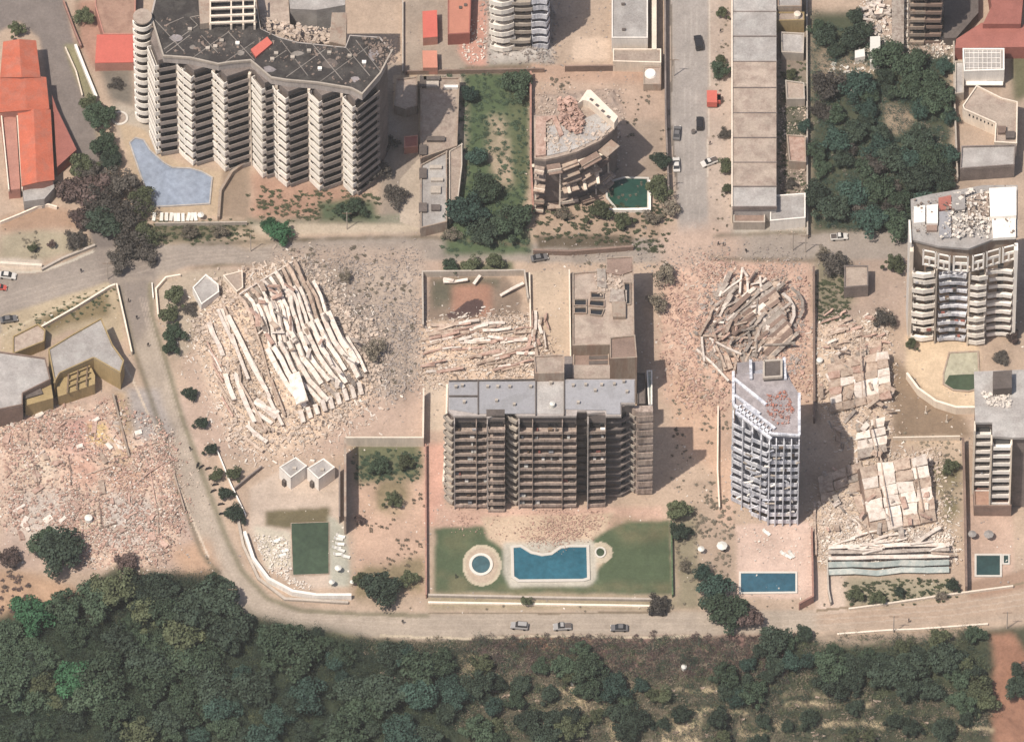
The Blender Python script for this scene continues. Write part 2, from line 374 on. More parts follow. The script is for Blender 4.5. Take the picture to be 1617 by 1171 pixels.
region([(420,470),(500,470),(560,600),(470,650),(430,560)], None, 30, 4, lift=2.0)
region(RUB['dust'], (184,166,152), 8, 8, 'rubble', rough=0.2, lift=0.5)
region([(520,500),(560,470),(600,540),(590,600),(545,590)], (166,152,144), 10, 10, blotch=0.5, rough=0.3)
region(RUB['mid'], (216,190,166), 6, 5, 'rubble', rough=0.35, lift=1.0, liftsoft=16)
region(RUB['east'], (212,178,158), 8, 6, 'rubble', rough=0.35, lift=1.2, liftsoft=30)
region(RUB['east2'], (214,190,168), 6, 5, 'rubble', rough=0.35, lift=2.0, liftsoft=30)
region(RUB['east3'], (216,194,172), 6, 5, 'rubble', rough=0.35, lift=1.5, liftsoft=30)
region([(1360,860),(1500,840),(1505,880),(1300,885)], (188,178,176), 8, 6)
region(RUB['west'], (214,186,166), 6, 6, 'rubble', rough=0.35, lift=1.0, liftsoft=16)
for cx_, cy_, r_, c_ in ((60,740,30,(224,206,184)),(130,750,26,(206,160,140)),(200,760,28,(212,172,148)),(90,700,22,(216,176,152)),(40,700,20,(196,166,148)),(230,830,22,(190,174,164)),(150,830,26,(222,204,180)),(250,720,18,(176,150,136)),(190,720,20,(218,186,150)),(110,800,24,(184,160,146))):
    region([(cx_+r_*math.cos(.5236*i), cy_+r_*.8*math.sin(.5236*i)) for i in range(12)], c_, 8, 8, blotch=.5, amt=.8)
region([(100,665),(165,660),(160,720),(100,720)], (204,158,146), 8, 8, blotch=0.4)
region([(140,672),(168,672),(168,705),(140,712)], (222,192,130), 5, 5, blotch=0.6)
region([(20,780),(110,780),(110,860),(20,850)], (204,190,180), 10, 8, rough=0.2)
region([(170,780),(240,790),(250,870),(160,870)], (200,188,180), 10, 8, rough=0.2)
region([(180,612),(250,612),(275,690),(215,700)], (176,166,162), 5, 4, 'pavement', rough=0.2)
region([(178,618),(200,616),(212,690),(190,690)], (186,160,130), 4, 3)
region([(290,640),(300,640)] and [(262,870),(330,850),(350,900),(290,905)], (196,160,132), 8, 6)
region(RUB['mid2'], (178,158,146), 4, 3, 'rubble', rough=0.5)
region(RUB['north'], (186,180,176), 4, 3, 'rubble', rough=0.5)
region(RUB['ne'], (182,162,148), 4, 3, 'rubble', rough=0.5)
# compound lower-left
region([(395,770),(450,740),(540,740),(545,925),(480,930),(420,895),(392,840)], (204,184,168), 3, 2, 'pavement')
region([(418,806),(520,800),(520,905),(462,908),(462,835),(420,830)], (120,110,82), 2, 1, 'pavement')
region([(400,830),(458,840),(460,895),(420,895)], (208,198,180), 3, 3)
region([(545,830),(556,925),(520,925),(518,812)], (180,178,164), 2, 1)
region([(554,700),(668,692),(670,940),(560,940)], (206,172,150), 5, 4, rough=0.1)
region([(554,700),(668,694),(664,756),(600,760),(562,765)], (112,116,86), 6, 6)
region([(600,760),(640,756),(648,780),(630,812),(590,800)], (150,134,104), 8, 8, blotch=0.7)
region([(562,900),(668,880),(668,940),(562,945)], (150,134,104), 10, 8, blotch=0.7)
region([(670,600),(705,600),(705,680),(672,680)], (198,180,162), 2, 1, 'pavement')
region([(672,700),(704,700),(704,800),(690,830),(672,830)], (212,164,146), 4, 4)
# garden of the middle tower
region([(690,800),(1045,800),(1060,840),(690,845)], (204,168,150), 4, 3, rough=0.1)
region([(686,834),(760,830),(800,845),(930,845),(990,825),(1060,820),(1062,938),(686,935)], (88,104,76), 3, 3, 'lawn', rough=0.06)
region([(760,815),(930,812),(970,808),(955,838),(930,855),(950,865),(962,880),(945,895),(935,912),(930,920),(805,922),(800,870),(770,850)], (206,182,158), 2, 2, 'path')
region([(678,936),(1075,942),(1075,962),(678,962)], (166,152,126), 4, 3)
region([(1062,800),(1110,800),(1105,960),(1070,960)], (150,140,116), 5, 5)
region([(1090,760),(1160,740),(1160,910),(1110,920)], (178,156,138), 6, 5)
region([(1062,590),(1100,590),(1135,660),(1158,640),(1158,760),(1120,740),(1062,690)], (202,168,144), 6, 5)
region([(1128,630),(1158,640),(1158,830),(1134,830)], (196,166,146), 4, 3)
region([(1162,828),(1284,824),(1286,945),(1165,942)], (212,184,170), 2, 1, 'pavement')
region([(1284,900),(1340,905),(1335,965),(1290,965)], (208,186,170), 3, 2, 'pavement')
region([(1335,912),(1505,915),(1510,940),(1340,960)], (164,154,130), 5, 5, blotch=0.3)
region([(1430,530),(1545,525),(1548,650),(1500,640),(1450,612),(1430,590)], (222,196,164), 2, 1, 'pavement')
region([(1405,560),(1430,580),(1460,620),(1520,655),(1535,690),(1410,700)], (150,128,106), 4, 3)
region([(1410,690),(1518,688),(1520,880),(1480,870),(1480,720),(1430,705)], (200,178,156), 3, 2)
region([(1468,745),(1515,730),(1515,820),(1495,830)], (140,130,98), 6, 6, blotch=0.5)
region([(1525,780),(1600,790),(1600,920),(1528,925)], (200,170,152), 2, 1, 'pavement')
region([(1528,918),(1640,895),(1640,925),(1530,945)], (170,140,120), 3, 3)
region([(1284,520),(1290,520),(1290,640),(1284,640)], (120,96,82), 2, 1)
region([(1250,560),(1284,560),(1284,650),(1262,665),(1250,620)], (204,172,150), 3, 2)
region([(1288,400),(1345,420),(1345,480),(1290,500)], (140,132,110), 6, 6, blotch=0.3)
region([(345,380),(395,395),(430,385),(430,378),(380,360)], (180,160,138), 4, 3)
region([(250,432),(340,425),(385,432),(380,470),(330,490),(300,560),(275,570),(250,480)], (182,166,148), 4, 3)
region([(0,500),(90,470),(170,445),(190,470),(195,540),(110,520),(60,545),(0,560)], (186,168,140), 3, 2)
region([(62,505),(165,458),(175,475),(172,500),(110,510),(72,530)], (136,120,88), 4, 3)
def stroke(path, wd, col, soft=1, **k):
    a = offset(path, wd/2); b = offset(path, -wd/2); region(a+b[::-1], col, soft, k.pop('warp', 1), **k)
VERGE = (134,126,102)
stroke([(236,445),(240,500),(260,565),(284,650),(306,712),(332,782),(358,850),(381,900),(422,944),(475,963),(560,969),(680,971)], 7, VERGE, 2)
stroke([(186,450),(212,555),(238,628),(266,716),(292,800),(318,872),(345,905)], 6, (120,112,92), 2)
stroke([(186,560),(210,600),(250,690),(300,812),(330,880)], 3, (214,196,176), 1)
stroke([(676,967),(860,968),(1060,966)], 3, (142,126,106), 1)
stroke([(600,1003),(740,1008),(860,1004),(1000,1006),(1110,1004)], 4, (206,190,166), 1, blotch=.3)
stroke([(1290,964),(1400,952),(1500,940),(1640,916)], 4, (148,130,108), 1)
stroke([(300,386),(430,381),(560,376),(670,374),(840,388)], 4, (120,108,90), 2, blotch=.4)
stroke([(300,424),(360,420),(440,424)], 4, (136,122,102), 2, blotch=.4)
stroke([(1125,372),(1280,366),(1440,361)], 4, (126,116,98), 2, blotch=.3)
stroke([(1120,410),(1230,412),(1290,410),(1330,408)], 7, (128,114,96), 2, blotch=.5)
stroke([(0,430),(66,428),(112,412),(148,396)], 4, (206,196,182), 1)
stroke([(0,530),(60,500),(110,478),(172,448)], 4, (196,180,152), 1)
stroke([(122,-40),(124,80),(152,200),(166,262)], 4, (120,116,96), 2)
stroke([(1056,-60),(1062,100),(1058,180),(1070,300)], 3, (128,118,110), 1)
stroke([(1120,-60),(1121,100),(1117,280)], 2, (204,192,180), 1)
for o_ in (-9, 0, 9):
    stroke([(1090+o_,-60),(1091+o_,120),(1088+o_,260),(1098+o_,360)], 1.6, (184,176,170), 1, amt=.6)
    stroke([(225+o_*.5,470),(250+o_*.5,560),(285+o_*.5,680),(318+o_*.5,780),(350+o_*.5,880),(400,958+o_*.6),(470,974+o_*.6),(680,986+o_),(900,985+o_),(1120,984+o_),(1300,978+o_),(1500,962+o_),(1640,942+o_)], 1.8, (196,180,166), 1, amt=.5)
    stroke([(0,478+o_),(100,448+o_),(200,425+o_),(300,405+o_*.7),(430,398+o_*.7)], 1.6, (186,172,160), 1, amt=.45)
region([(690,900),(760,925),(1055,920),(1058,936),(690,934)], (122,118,88), 6, 6, blotch=.7, amt=.8)
region([(960,820),(1055,825),(1055,850),(990,860)], (120,116,86), 8, 8, blotch=.8, amt=.8)
region([(700,840),(760,840),(750,870),(700,880)], (104,110,80), 6, 6, blotch=.8)
rg_ = lambda cx, cy, rx, ry: [(cx+rx*math.cos(.2618*i), cy+ry*math.sin(.2618*i)) for i in range(24)]
region(rg_(761,892,31,33), (204,190,166), 1, 0, 'path'); region(rg_(761,892,26,28), (196,176,156), 1, 0); region(rg_(948,872,20,17), (200,186,164), 1, 0, 'path')
region([(795,856),(935,852),(942,870),(942,912),(932,924),(805,926),(795,905)], (196,190,178), 2, 1, 'path')
region([(150,1000),(350,960),(740,1040),(730,1180),(-20,1180),(-20,1010)], (64,74,56), 10, 10)
region([(1200,1020),(1560,1010),(1550,1110),(1250,1090)], (74,80,60), 10, 10)
# relief
n_f = (fbm(GX, GY, 2.4, 41, 3)-0.5)*2; n_s = (vnoise(GX, GY, 0.8, 55)-0.5)*2
GZ = GZ0 + HT*(0.8+0.4*fbm(GX, GY, 6, 61)) + ROUGH*(n_f*1.3+n_s*0.55) + np.clip(ROUGH-.2, 0, 1)*7.0*np.clip(fbm(GX, GY, 7, 101)-.48, 0, 1)**1.2*2.2
GZ -= 0.02
TINT = 1+ (fbm(GX, GY, 9, 71)-0.5)*0.42 + (fbm(GX, GY, 2.5, 91)-0.5)*0.22 + (vnoise(GX, GY, 1.0, 81)-0.5)*0.10 + n_s*0.10*np.clip(ROUGH*2, 0.2, 1)
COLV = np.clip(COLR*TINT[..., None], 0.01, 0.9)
def ground_z(x, y):
    j = (x-gx[0])/STEP; i = (y-gy[0])/STEP
    j = min(max(j, 0), len(gx)-2); i = min(max(i, 0), len(gy)-2); a = int(i); b = int(j); u = i-a; v = j-b
    return float((GZ[a, b]*(1-v)+GZ[a, b+1]*v)*(1-u)+(GZ[a+1, b]*(1-v)+GZ[a+1, b+1]*v)*u)
def on_road(x, y):
    j = int((x-gx[0])/STEP); i = int((y-gy[0])/STEP)
    return 0 <= i < GX.shape[0] and 0 <= j < GX.shape[1] and OBJ[i, j] in (1, 2, 7)
gm = bpy.data.materials.new('ground_surface'); gm.use_nodes = True; n = gm.node_tree; N = n.nodes; L = n.links
b = N['Principled BSDF']; b.inputs['Roughness'].default_value = 0.95; b.inputs['Specular IOR Level'].default_value = 0.1
at = N.new('ShaderNodeAttribute'); at.attribute_name = 'Soil'
tc = N.new('ShaderNodeTexCoord'); nn = N.new('ShaderNodeTexNoise'); nn.inputs['Scale'].default_value = 1.6; nn.inputs['Detail'].default_value = 6; nn.inputs['Roughness'].default_value = 0.8
L.new(tc.outputs['Object'], nn.inputs[0]); mr = N.new('ShaderNodeMapRange'); mr.inputs[1].default_value = 0.3; mr.inputs[2].default_value = 0.7; mr.inputs[3].default_value = 0.78; mr.inputs[4].default_value = 1.2
L.new(nn.outputs[0], mr.inputs[0]); vm = N.new('ShaderNodeVectorMath'); vm.operation = 'SCALE'; L.new(at.outputs['Color'], vm.inputs[0]); L.new(mr.outputs[0], vm.inputs['Scale'])
L.new(vm.outputs[0], b.inputs['Base Color']); bp = N.new('ShaderNodeBump'); bp.inputs['Strength'].default_value = 0.35; bp.inputs['Distance'].default_value = 0.2
L.new(nn.outputs[0], bp.inputs['Height']); L.new(bp.outputs[0], b.inputs['Normal']); M['ground_surface'] = gm
nr, nc = GX.shape; idx = np.arange(nr*nc).reshape(nr, nc)
quads = np.stack([idx[:-1, :-1], idx[:-1, 1:], idx[1:, 1:], idx[1:, :-1]], -1).reshape(-1, 4)
qobj = OBJ[:-1, :-1].reshape(-1); V3 = np.stack([GX, GY, GZ], -1).reshape(-1, 3); CV = COLV.reshape(-1, 3)
LBL = {'ground': ('bare pinkish dust and soil between the buildings', 'ground'), 'road': ('dusty grey streets and coast road winding through the district', 'road'),
 'lawn': ('green mown grass around pools and in garden lots', 'lawn'), 'pavement': ('pale paved terraces and sidewalks beside buildings and pools', 'pavement'),
 'rubble': ('lumpy spread of crushed concrete and brick dust around the collapsed blocks', 'rubble'), 'scrub_ground': ('dark overgrown slope falling away south of the coast road', 'slope'),
 'track': ('reddish dirt track at the lower right corner', 'track'), 'path': ('pale footpaths round the garden pools', 'path')}
for k, nm in enumerate(NAMES):
    q = quads[qobj == k]
    if not len(q): continue
    u, inv = np.unique(q, return_inverse=True); inv = inv.reshape(-1, 4).astype(np.int32)
    me = bpy.data.meshes.new(nm); me.vertices.add(len(u)); me.vertices.foreach_set('co', V3[u].ravel())
    me.loops.add(len(inv)*4); me.loops.foreach_set('vertex_index', inv.ravel()); me.polygons.add(len(inv))
    me.polygons.foreach_set('loop_start', np.arange(len(inv), dtype=np.int32)*4)
    me.polygons.foreach_set('use_smooth', np.ones(len(inv), bool)); me.update(calc_edges=True)
    ca = me.color_attributes.new('Soil', 'FLOAT_COLOR', 'POINT'); ca.data.foreach_set('color', np.concatenate([CV[u], np.ones((len(u), 1))], 1).ravel())
    me.materials.append(gm); o = bpy.data.objects.new(nm, me); COL.objects.link(o)
    tag(o, *LBL[nm], kind='stuff' if nm == 'rubble' else 'structure')
# the land beyond
mat('far_land', S(130,122,100), var=0.3, big=0.02, fine=0.3)
mb = MB(); x0, x1, y0, y1 = gx[0], gx[-1], gy[0], gy[-1]; B = 4000
for (a, b_, c, d) in ((-B,-B,B,y0),(-B,y1,B,B),(-B,y0,x0,y1),(x1,y0,B,y1)):
    mb.add([(a,b_,-1.5 if b_ != -B and d != y0 else -12),(c,b_,-1.5 if d != y0 else -12),(c,d,-1.5 if d != y0 else -12),(a,d,-1.5 if d != y0 else -12)], [(0,1,2,3)])
o = mb.build('terrain', 'far_land'); tag(o, 'open land stretching away around the district', 'terrain', kind='structure')
# ------------------------------------------------------------------ building kit
K = 3.585  # map units that one metre of height moves a roof
def block(t, roof, h, wall='beige', top='roof_gray', z0=-1.5, par=0.5, parw=0.3, windows=None, zt=None, parm=None):
    poly = PLY(roof, h)
    mb = MB(); mb.prism(poly, z0, h-0.12, [z-0.12 for z in zt] if zt else None); mb.build('wall', wall, t)
    mb = MB(); mb.prism(poly, h-0.12, h, zt) if not zt else mb.add(*slab_between(poly, [z-0.12 for z in zt], zt)); mb.build('roof', top, t)
    if par and not zt:
        a = sum(poly[i][0]*poly[(i+1) % len(poly)][1]-poly[(i+1) % len(poly)][0]*poly[i][1] for i in range(len(poly)))
        pp = poly if a > 0 else poly[::-1]
        loop = pp+[pp[0]]; mb = MB()
        for i in range(len(pp)):
            a_, b_ = loop[i], loop[i+1]; dx, dy = b_[0]-a_[0], b_[1]-a_[1]; l = math.hypot(dx, dy)
            if l < 0.3: continue
            nx, ny = -dy/l, dx/l; e = 0.002*i
            c = ((a_[0]+b_[0])/2+nx*parw/2, (a_[1]+b_[1])/2+ny*parw/2, h+par/2+e)
            rot = Matrix(((dx/l, nx, 0), (dy/l, ny, 0), (0, 0, 1)))
            mb.box(c, (l/2+0.01-0.003*i, parw/2+0.004, par/2), rot)
        mb.build('parapet', parm or wall, t)
    return poly
def slab_between(poly, za, zb):
    n = len(poly); vs = [(poly[i][0], poly[i][1], za[i]) for i in range(n)]+[(poly[i][0], poly[i][1], zb[i]) for i in range(n)]
    return vs, [tuple(range(n))[::-1], tuple(range(n, 2*n))]+[(i, (i+1) % n, n+(i+1) % n, n+i) for i in range(n)]
def bthing(name, label, cat, roof, h, group=None):
    c = centroid(PLY(roof, h)); return thing(name, label, cat, (c[0], c[1], 0), group)
def tiers(t, path_px, ztop, nfl, fh, out, par=1.0, slab='concrete', wall=None, glass=True, z0=None, jit=0.0, pt=0.16, name='balcony', rail=False, first=0, drop=0.0, backmat='dark_wall', lvl=None):
    """stacked balconies along a path given at roof level"""
    base = PLY(path_px, ztop if lvl is None else lvl); o1 = offset(base, out); o0 = offset(base, -0.05)
    zb = ztop-nfl*fh if z0 is None else z0
    for k in range(first, nfl):
        z = zb+k*fh; jx = random.uniform(-jit, jit); jz = random.uniform(-jit, jit)*0.5
        mb = MB(); n = len(base)
        vs = []
        for i in range(n):
            vs += [(o0[i][0], o0[i][1], z), (o1[i][0]+jx, o1[i][1]+jx, z+jz-drop), (o1[i][0]+jx, o1[i][1]+jx, z+0.22+jz-drop), (o0[i][0], o0[i][1], z+0.22)]
        fs = [(3, 2, 1, 0), tuple(4*(n-1)+q for q in range(4))]
        for i in range(n-1):
            for q in range(4): fs.append((4*i+q, 4*i+(q+1) % 4, 4*i+4+(q+1) % 4, 4*i+4+q))
        mb.add(vs, fs)
        if par > 0:
            pa = [(p[0]+jx, p[1]+jx) for p in offset(base, out-pt/2-0.004)]
            mb.strip(pa, pt, z+0.20+jz-drop, z+0.22+par+jz-drop)
            mb.bar((pa[0][0], pa[0][1], z+0.2+par/2), (o0[0][0], o0[0][1], z+0.2+par/2), 0.13, par*0.96)
            mb.bar((pa[-1][0], pa[-1][1], z+0.2+par/2), (o0[-1][0], o0[-1][1], z+0.2+par/2), 0.13, par*0.96)
        mb.build(name, slab, t)
        if glass:
            mb = MB()
            for i in range(n-1):
                a, b = base[i], base[i+1]; l = math.hypot(b[0]-a[0], b[1]-a[1])
                pa = offset([a, b], 0.03); f_ = min(0.2, 0.35/max(l, .5))
                A = [pa[0][q]+(pa[1][q]-pa[0][q])*f_ for q in (0, 1)]; Bq = [pa[0][q]+(pa[1][q]-pa[0][q])*(1-f_) for q in (0, 1)]
                if i == (n-1)//2: mb.bar((A[0], A[1], z+1.4), (Bq[0], Bq[1], z+1.4), 0.08, 2.1)
            if mb.v: mb.build('window', 'glass_dark', t)
    return base
def roofbars(t, segs, z, wd=0.45, ht=0.25, m='concrete', name='roof_joint'):
    for k, (a, b, c, d) in enumerate(segs):
        mb = MB(); p = XY(a, b, z); q = XY(c, d, z); mb.bar((p[0], p[1], z+ht/2-0.02+0.004*k), (q[0], q[1], z+ht/2-0.02+0.004*k), wd, ht); mb.build(name, m, t)
def small_box(t, px, py, z, sx, sy, sz, m='concrete', name='vent', rz=0.0):
    p = XY(px, py, z); mb = MB(); rot = Matrix.Rotation(rz, 3, 'Z'); mb.box((p[0], p[1], z+sz/2-0.05), (sx/2, sy/2, sz/2), rot); mb.box((p[0], p[1], z+sz), (sx/2+0.08, sy/2+0.08, 0.05), rot)
    return mb.build(name, m, t)
def scatter_chunks(name, polys, n, m, smin, smax, label=None, cat='rubble', flat=0.35, lift=0.3, long_=1.0, parent=None, zroof=None, ang=None, spread=0.5, edge=0, clump=0, offroad=False):
    xs = [p[0] for p in polys]; ys = [p[1] for p in polys]; V = []; F = []; k = 0; tries = 0
    A = np.array(polys, float)
    while k < n and tries < n*8:
        tries += 1
        px = random.uniform(min(xs), max(xs)); py = random.uniform(min(ys), max(ys))
        if not bool(pip(np.array([px]), np.array([py]), polys)[0]): continue
        if clump and random.random() > 1.7*float(vnoise(px, py, clump, 3))**2: continue
        if zroof is None:
            if edge: px += random.gauss(0, edge); py += random.gauss(0, edge)
            p = P(px, py); z = ground_z(p.x, p.y)
            if offroad and on_road(p.x, p.y): continue
        else: p = P(px, py, zroof); z = zroof
        s = smin+(smax-smin)*random.random()**3
        a = (ang if ang is not None else random.uniform(0, 3.14))+random.gauss(0, spread if ang is not None else 0)
        rot = Matrix.Rotation(a, 3, 'Z') @ Matrix.Rotation(random.gauss(0, 0.35), 3, 'X') @ Matrix.Rotation(random.gauss(0, 0.25), 3, 'Y')
        hx, hy, hz = s/2*long_*random.uniform(0.7, 1.3), s/2*random.uniform(0.4, 1), s/2*flat*random.uniform(0.6, 1.6)
        c = Vector((p.x, p.y, z+hz*0.5+random.random()*lift)); o = len(V)
        for sx in (-1, 1):
            for sy in (-1, 1):
                for sz in (-1, 1):
                    V.append(tuple(c+rot @ Vector((sx*hx*random.uniform(.7, 1), sy*hy*random.uniform(.7, 1), sz*hz))))
        F += [tuple(i+o for i in f) for f in ((0,1,3,2),(4,6,7,5),(0,4,5,1),(2,3,7,6),(0,2,6,4),(1,5,7,3))]; k += 1
    mb = MB(); mb.v = V; mb.f = F; o = mb.build(name, m, parent)
    if parent is None: tag(o, label, cat, kind='stuff')
    else: o['kind'] = 'stuff'
    return o
def slab_at(t, a, b, za, zb, wd, th, m='slab_white', roll=0.0, name='floor_slab', cuts=0):
    """a fallen slab lying between two map points, za and zb above the ground there"""
    p = P(*a); q = P(*b); p.z = ground_z(p.x, p.y)+za; q.z = ground_z(q.x, q.y)+zb
    mb = MB()
    if cuts:
        pts = [p.lerp(q, i/(cuts+1)) for i in range(cuts+2)]
        for i in range(1, cuts+1): pts[i] = pts[i]+Vector((random.gauss(0, .18), random.gauss(0, .18), random.gauss(0, .15)))
        for i in range(cuts+1): mb.bar(pts[i], pts[i+1]+(pts[i+1]-pts[i]).normalized()*.1, wd*random.uniform(0.93, 1.05), th, roll+random.gauss(0, .05))
    else: mb.bar(p, q, wd, th, roll)
    return mb.build(name, m, t)
def gthing(name, label, cat, px, py, group=None):
    p = P(px, py); return thing(name, label, cat, (p.x, p.y, ground_z(p.x, p.y)), group)

# ------------------------------------------------------------------ left tower: dark tarred roof, saw-tooth balconies, round stair tower
H1 = 42.0
r1 = [(238,24),(250,-30),(322,-34),(332,-28),(400,-20),(412,45),(440,58),(470,66),(545,74),(552,55),(600,58),(620,80),(600,118),(572,150),(555,141),(500,132),(452,128),(428,124),(402,102),(396,97),(362,100),(345,103),(300,93),(258,90)]
T1 = bthing('apartment_tower', 'tall apartment tower with dark tarred roof and saw-tooth white balconies above a pool', 'building', r1, H1)
saw = [(238,55),(250,86),(283,80),(292,90),(306,102),(338,92),(345,98),(358,112),(394,100),(402,102),(418,122),(436,116),(441,124),(455,136),(487,124),(492,126),(508,142),(540,130),(546,134),(561,150),(596,122)]
b1 = [(246,10),(262,-28),(395,-15),(408,50),(440,66),(545,80),(600,70),(612,85)]
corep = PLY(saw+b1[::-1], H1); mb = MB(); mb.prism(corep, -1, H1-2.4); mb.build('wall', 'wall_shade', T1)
rp = PLY(r1, H1); mb = MB(); mb.prism(rp, H1-2.4, H1-0.1); mb.build('fascia', 'facade_gray', T1)
mb = MB(); mb.prism(PLY([(240,26),(253,-28),(399,-18),(411,46),(440,60),(470,68),(546,76),(553,57),(598,60),(617,81),(598,116),(571,147),(555,138.5),(501,129.5),(453,125.5),(429,121),(404,99.5),(397,94),(362,97),(345,100),(301,90),(260,87)], H1), H1-0.08, H1+0.03); mb.build('roof', 'roof_tar', T1)
mb = MB(); q = PLY([(238,24),(258,90),(300,93),(345,103),(362,100),(396,97),(402,102),(428,124),(452,128),(500,132),(555,141),(572,150),(600,118),(620,80)], H1); mb.strip(q, 0.4, H1-0.15, H1+0.7); mb.build('parapet', 'concrete', T1)
for i in range(len(saw)-1):  # one stack of balconies per face
    a, b = saw[i], saw[i+1]
    bright = (b[1] > a[1]+5)  # sunward faces white, the others toned darker to paint their shade
    if abs(b[0]-a[0]) > 16 or bright:
        tiers(T1, [a, b], H1-2.4, 12, 3.3, 1.1 if bright else 0.8, par=1.75 if bright else 1.15, slab='bay_white' if bright else 'shade_side_wall', z0=0.3, jit=0.06, glass=not bright, lvl=H1+1.2, name='balcony' if bright else 'shade_side_balcony')  # stacks on the shade side are balconies too, in the darker tone
for x in ((281,82),(339,94),(395,102),(438,118),(489,126),(541,132)):
    p = PLY([(x[0]-3,x[1]+4),(x[0]+1,x[1]+5)], H1); mb = MB(); mb.strip(p, 0.9, -1, H1-2.5); mb.build('pillar', 'cream', T1)
for (cx_, cy_, w_, h_, m_) in ((280,60,12,7,'roof_burnt'),(350,70,9,6,'dark_wall'),(425,110,12,6,'roof_burnt'),(520,100,16,8,'dark_wall'),(590,85,9,12,'roof_burnt'),(470,84,11,5,'tar_seam'),(305,75,7,4,'tar_seam'),(560,125,8,5,'roof_burnt'),(380,84,8,5,'tar_seam')):
    pts = [(cx_+w_*math.cos(t_)*random.uniform(.6,1.1), cy_+h_*math.sin(t_)*random.uniform(.6,1.1)) for t_ in [i*.785 for i in range(8)]]
    mb = MB(); mb.prism(PLY(pts, H1+.06), H1-.02, H1+.06); mb.build('roof_patch', m_, T1)
roofbars(T1, [(241,28,291,82),(259,78,312,40),(262,84,300,56),(304,92,362,50),(318,56,344,84),(360,50,402,96),(356,98,402,66),(312,40,300,28),(425,98,452,80),(442,62,486,120),(452,122,514,78),(490,66,541,127),(506,129,584,72),(547,76,584,120),(562,64,602,115),(300,28,330,22),(262,40,290,28)], H1, 0.2, 0.1, 'tar_seam')
# roof-top frame of open beams
o = T1
mb = MB()
for yy in (2, 14, 26, 37): 
    p, q2 = XY(332, yy, H1+2.5), XY(402, yy-3, H1+2.5); mb.bar((p[0],p[1],H1+2.5), (q2[0],q2[1],H1+2.5), 0.5, 0.6)
for xx in (332, 365, 384, 402):
    p, q2 = XY(xx, -14, H1+2.2), XY(xx, 38, H1+2.2); mb.bar((p[0],p[1],H1+2.2), (q2[0],q2[1],H1+2.2), 0.35, 0.5); mb.box((q2[0],q2[1],H1+1), (0.25,0.25,1.2))
mb.build('roof_frame', 'cream', T1)
mb = MB(); mb.prism(PLY([(313,-10),(332,-10),(332,36),(316,38)], H1+2.4), H1, H1+2.4); mb.build('stairhead', 'beige', T1)
mb = MB(); mb.prism(PLY([(455,-20),(545,-20),(545,8),(500,16),(458,14)], H1-6), -1, H1-6); mb.build('lower_roof', 'roof_gray', T1)
mb = MB(); mb.prism(PLY([(405,-20),(455,-20),(458,40),(545,40),(546,62),(470,60),(415,48)], H1-5), -1, H1-7); mb.build('rear_wing', 'roof_dust', T1)
mb = MB(); mb.prism(PLY([(524,20),(548,20),(546,72),(520,66)], H1-1), H1-7, H1-1); mb.build('water_tank_room', 'beige', T1)
mb = MB(); mb.prism(PLY([(396,78),(422,58),(430,68),(404,90)], H1+0.8), H1-0.05, H1+0.8); mb.build('red_hatch', 'roof_red', T1)
for (a, b) in ((340,75),(328,78),(300,48),(430,95),(462,92),(488,82),(552,90),(520,85),(375,70),(436,86),(350,66),(505,110),(575,100)): small_box(T1, a, b, H1+0.03, 0.9, 0.7, 0.7, 'white_paint' if a % 2 else 'concrete')
scatter_chunks('roof_debris', [(410,25),(470,40),(545,50),(548,72),(470,64),(412,48)], 260, 'rubble_pale', 0.3, 1.6, parent=T1, zroof=H1-4.8)
scatter_chunks('roof_debris', [(245,28),(395,20),(470,70),(600,70),(590,120),(560,138),(400,92),(262,84)], 420, 'rubble_dark', 0.15, 1.0, parent=T1, zroof=H1, flat=.2, lift=.1)
scatter_chunks('roof_debris', [(572,60),(620,62),(628,95),(600,110)], 160, 'rubble_dark', 0.3, 1.2, parent=T1, zroof=H1)
C = P(225, 26, 44.0); T2 = thing('stair_tower', 'round white stair tower with stacked ring balconies left of the saw-tooth apartment tower', 'tower', (C.x, C.y, 0))
mb = MB(); mb.cyl((C.x, C.y), 1.7, -1, 43.6, 24); mb.build('core', 'dark_wall', T2)
for k in range(13):
    mb = MB(); z = 1.2+k*3.3
    mb.cyl((C.x, C.y), 2.55, z, z+0.25, 28); 
    pts = [(C.x+2.5*math.cos(a), C.y+2.5*math.sin(a)) for a in [math.pi+0.02-math.pi*i/28*-1 for i in range(29)]]
    mb.strip(pts, 0.16, z+0.2, z+1.75); mb.build('ring_balcony', 'bay_white', T2, smooth=False)
mb = MB(); mb.cyl((C.x, C.y), 2.4, 43.6, 44.1, 28); mb.build('roof', 'roof_dust', T2)

